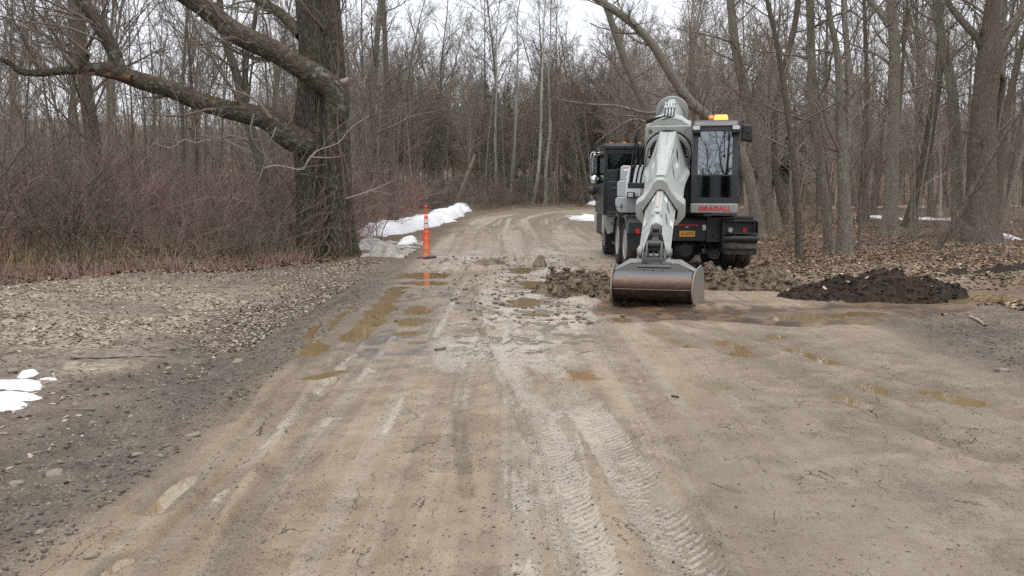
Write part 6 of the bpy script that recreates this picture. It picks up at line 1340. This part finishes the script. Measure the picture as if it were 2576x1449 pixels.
# --- bucket linkage
b = MB(U); a_ = -.215
b.cyl((a_ - .085, 5.55, 1.02), (a_ + .085, 5.55, 1.02), .05, k=14)
for sg in (-1, 1): b.prism(ell(5.58, .98, .07, .11, 16, .3), [], lambda y, z, t: U((a_ + sg * .062 + t, y, z)) if False else (a_ + sg * .062 + t, y, z), -.014, .014)
b.hexa([(a_ - .042, 5.62, .93), (a_ + .042, 5.62, .93), (a_ + .042, 5.70, .93), (a_ - .042, 5.70, .93)], [(a_ - .055, 5.80, .84), (a_ + .055, 5.80, .84), (a_ + .055, 5.9, .84), (a_ - .055, 5.9, .84)])
b.cyl((a_ - .095, 5.88, .815), (a_ + .095, 5.88, .815), .062, k=20); b.cyl((a_ - .125, 5.88, .815), (a_ - .098, 5.88, .815), .03, k=10); b.cyl((a_ + .098, 5.88, .815), (a_ + .125, 5.88, .815), .03, k=10)
for sg in (-1, 1): b.prism([(5.80, .86), (5.95, .86), (6.12, .66), (6.14, .56), (5.78, .56), (5.76, .7)], [], lambda y, z, t: (a_ + sg * .105 + t, y, z), -.016, .016)
b.build('linkage', M['steeld'], ROOT, .006)
b = MB(U); b.box((a_ - .168, 5.78, .55), (a_ + .168, 6.13, .635)); 
for sg in (-1, 1): b.box((a_ + sg * .118 - .025, 5.98, .636), (a_ + sg * .118 + .025, 6.10, .70)); b.prism([(5.8, .63), (6.1, .63), (6.0, .73), (5.86, .74)], [], lambda y, z, t: (a_ + sg * .157 + t, y, z), -.012, .012)
b.cyl((a_ - .075, 6.05, .655), (a_ + .075, 6.05, .655), .04, k=14); b.box((a_ - .012, 6.02, .636), (a_ + .012, 6.10, .71)); b.build('coupler', M['steel'], ROOT, .006)
# --- bucket (seen from behind, mouth towards the truck)
ca, wd = -.205, .545
def bk(a, f, z): 
    c_, s_ = math.cos(R_(2.5)), math.sin(R_(2.5)); da, df = a, f - 6.3; return U((ca + da * c_ - df * s_, 6.3 + da * s_ + df * c_, z))
prof = [(6.02, .50), (6.22, .455), (6.36, .445), (6.45, .41), (6.52, .36), (6.55, .30), (6.545, .235), (6.51, .165), (6.45, .105), (6.37, .055), (6.27, .02), (6.05, .0), (5.72, .03)]
inn = [(f - .03 * (1 if i < 9 else 0), z + (.0 if i < 5 else .03)) for i, (f, z) in enumerate(prof)]
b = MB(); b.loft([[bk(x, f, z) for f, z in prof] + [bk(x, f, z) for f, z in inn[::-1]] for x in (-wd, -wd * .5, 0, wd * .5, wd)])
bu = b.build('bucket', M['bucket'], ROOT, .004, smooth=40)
for sg in (-1, 1):
    out = [(5.74, .0), (6.1, -.02), (6.34, -.008), (6.46, .02), (6.53, .065), (6.575, .13), (6.59, .20), (6.575, .28), (6.53, .37), (6.46, .44), (6.36, .49), (6.2, .515), (6.02, .54), (5.84, .38)]
    ex = .075 if sg > 0 else .03
    b = MB(); b.prism(out, [], lambda y, z, t: bk(sg * (wd + .002 + t + ex * (6.59 - y) / .5), y, z), 0, .022); b.build('side_plate', paint('side_plate_steel', (.20, .20, .195), .45, (.27, .21, .14), .75, 5, .2, low=.25), bu, .004)
b = MB(); b.prism([(-wd - .04, .47), (-.36, .615), (.37, .615), (wd + .06, .485), (wd + .02, .455), (.33, .555), (-.34, .555), (-wd, .45)], [], lambda x, z, t: bk(x, 6.03 + t + (.615 - z) * .9, z), 0, .05); b.build('top_rail', M['steel'], bu, .006)
b = MB(); b.prism([(-wd, .44), (wd, .44), (.33, .57), (-.34, .57)], [ell(-.14 + .13 * i, .462, .014, .011, 10) for i in range(3)], lambda x, z, t: bk(x, 6.06 + t + (.6 - z) * 1.0, z), 0, .02); b.build('back_plate', paint('back_plate', (.040, .040, .042), .55, (.12, .10, .075), .5, 5), bu)
b = MB(); b.box((0, 0, 0), (0, 0, 0)); b.V = []; b.F = []
for zz_, w_, d_ in ((.565, .235, .05), (.525, .24, .07)): b.hexa([bk(-w_, 6.05 + (.6 - zz_), zz_ - .02), bk(w_, 6.05 + (.6 - zz_), zz_ - .02), bk(w_, 6.05 + (.6 - zz_) + d_, zz_ - .02), bk(-w_, 6.05 + (.6 - zz_) + d_, zz_ - .02)], [bk(-w_, 6.05 + (.6 - zz_), zz_ + .015), bk(w_, 6.05 + (.6 - zz_), zz_ + .015), bk(w_, 6.05 + (.6 - zz_) + d_ * .8, zz_ + .015), bk(-w_, 6.05 + (.6 - zz_) + d_ * .8, zz_ + .015)])
b.build('mount_bar', M['steel'], bu, .006)
b = MB(); b.tube([bk(-wd + .01, 6.545, .222), bk(0, 6.546, .221), bk(wd - .01, 6.545, .222)], .006, n=6); b.build('weld_bead', M['steel'], bu)

# ------------------------------------------------------------------ traffic cone
cx_, cy_ = at(1073, 650); cz_ = h1(cx_, cy_); ORG[0] = (cx_, cy_, cz_)
CN = tag(empty('traffic_cone', (cx_, cy_, cz_)), 'tall orange channelizer cone with two white bands on a black rubber base', 'traffic cone')
r_of = lambda z: .092 - (.092 - .043) * (z / 1.0) ** .95
b = MB(); pr = []
z = .03
for za, zb in ((.03, .21), (.21, .44), (.44, .60), (.60, .70), (.70, .985)):
    pr += [(za + .001, r_of(za)), (za + .008, r_of(za) + .006), (za + .02, r_of(za) - .002), (zb - .001, r_of(zb))]
b.lathe([(t, r) for t, r in pr] + [(1.0, .038), (1.005, .02)], (cx_, cy_, cz_), (0, 0, 1), 28); body = b.build('cone_body', M['orange'], CN)
for z0_, z1_ in ((.715, .805), (.835, .925)):
    b = MB(); b.lathe([(z0_, r_of(z0_) + .001), (z0_, r_of(z0_) + .005), (z1_, r_of(z1_) + .005), (z1_, r_of(z1_) + .001)], (cx_, cy_, cz_), (0, 0, 1), 28); b.build('reflective_band', M['band'], body)
b = MB(); b.tube([(cx_ - .02, cy_, cz_ + 1.0), (cx_ - .022, cy_, cz_ + 1.1), (cx_ - .012, cy_, cz_ + 1.19)], .011, n=6); b.tube([(cx_ + .02, cy_, cz_ + 1.0), (cx_ + .022, cy_, cz_ + 1.1), (cx_ + .012, cy_, cz_ + 1.19)], .011, n=6); b.sphere((cx_, cy_, cz_ + 1.215), .038, (1, 1, .7)); b.build('grip', M['orange'], CN)
b = MB(); b.loft([[(cx_ + r * math.cos(2 * math.pi * i / 8 + .39), cy_ + r * math.sin(2 * math.pi * i / 8 + .39), cz_ + z_ + .02 * math.cos(2 * math.pi * i / 8 + .2)) for i in range(8)] for r, z_ in ((.25, .0), (.255, .03), (.22, .045), (.11, .05))]); b.build('rubber_base', M['black'], CN, .006)
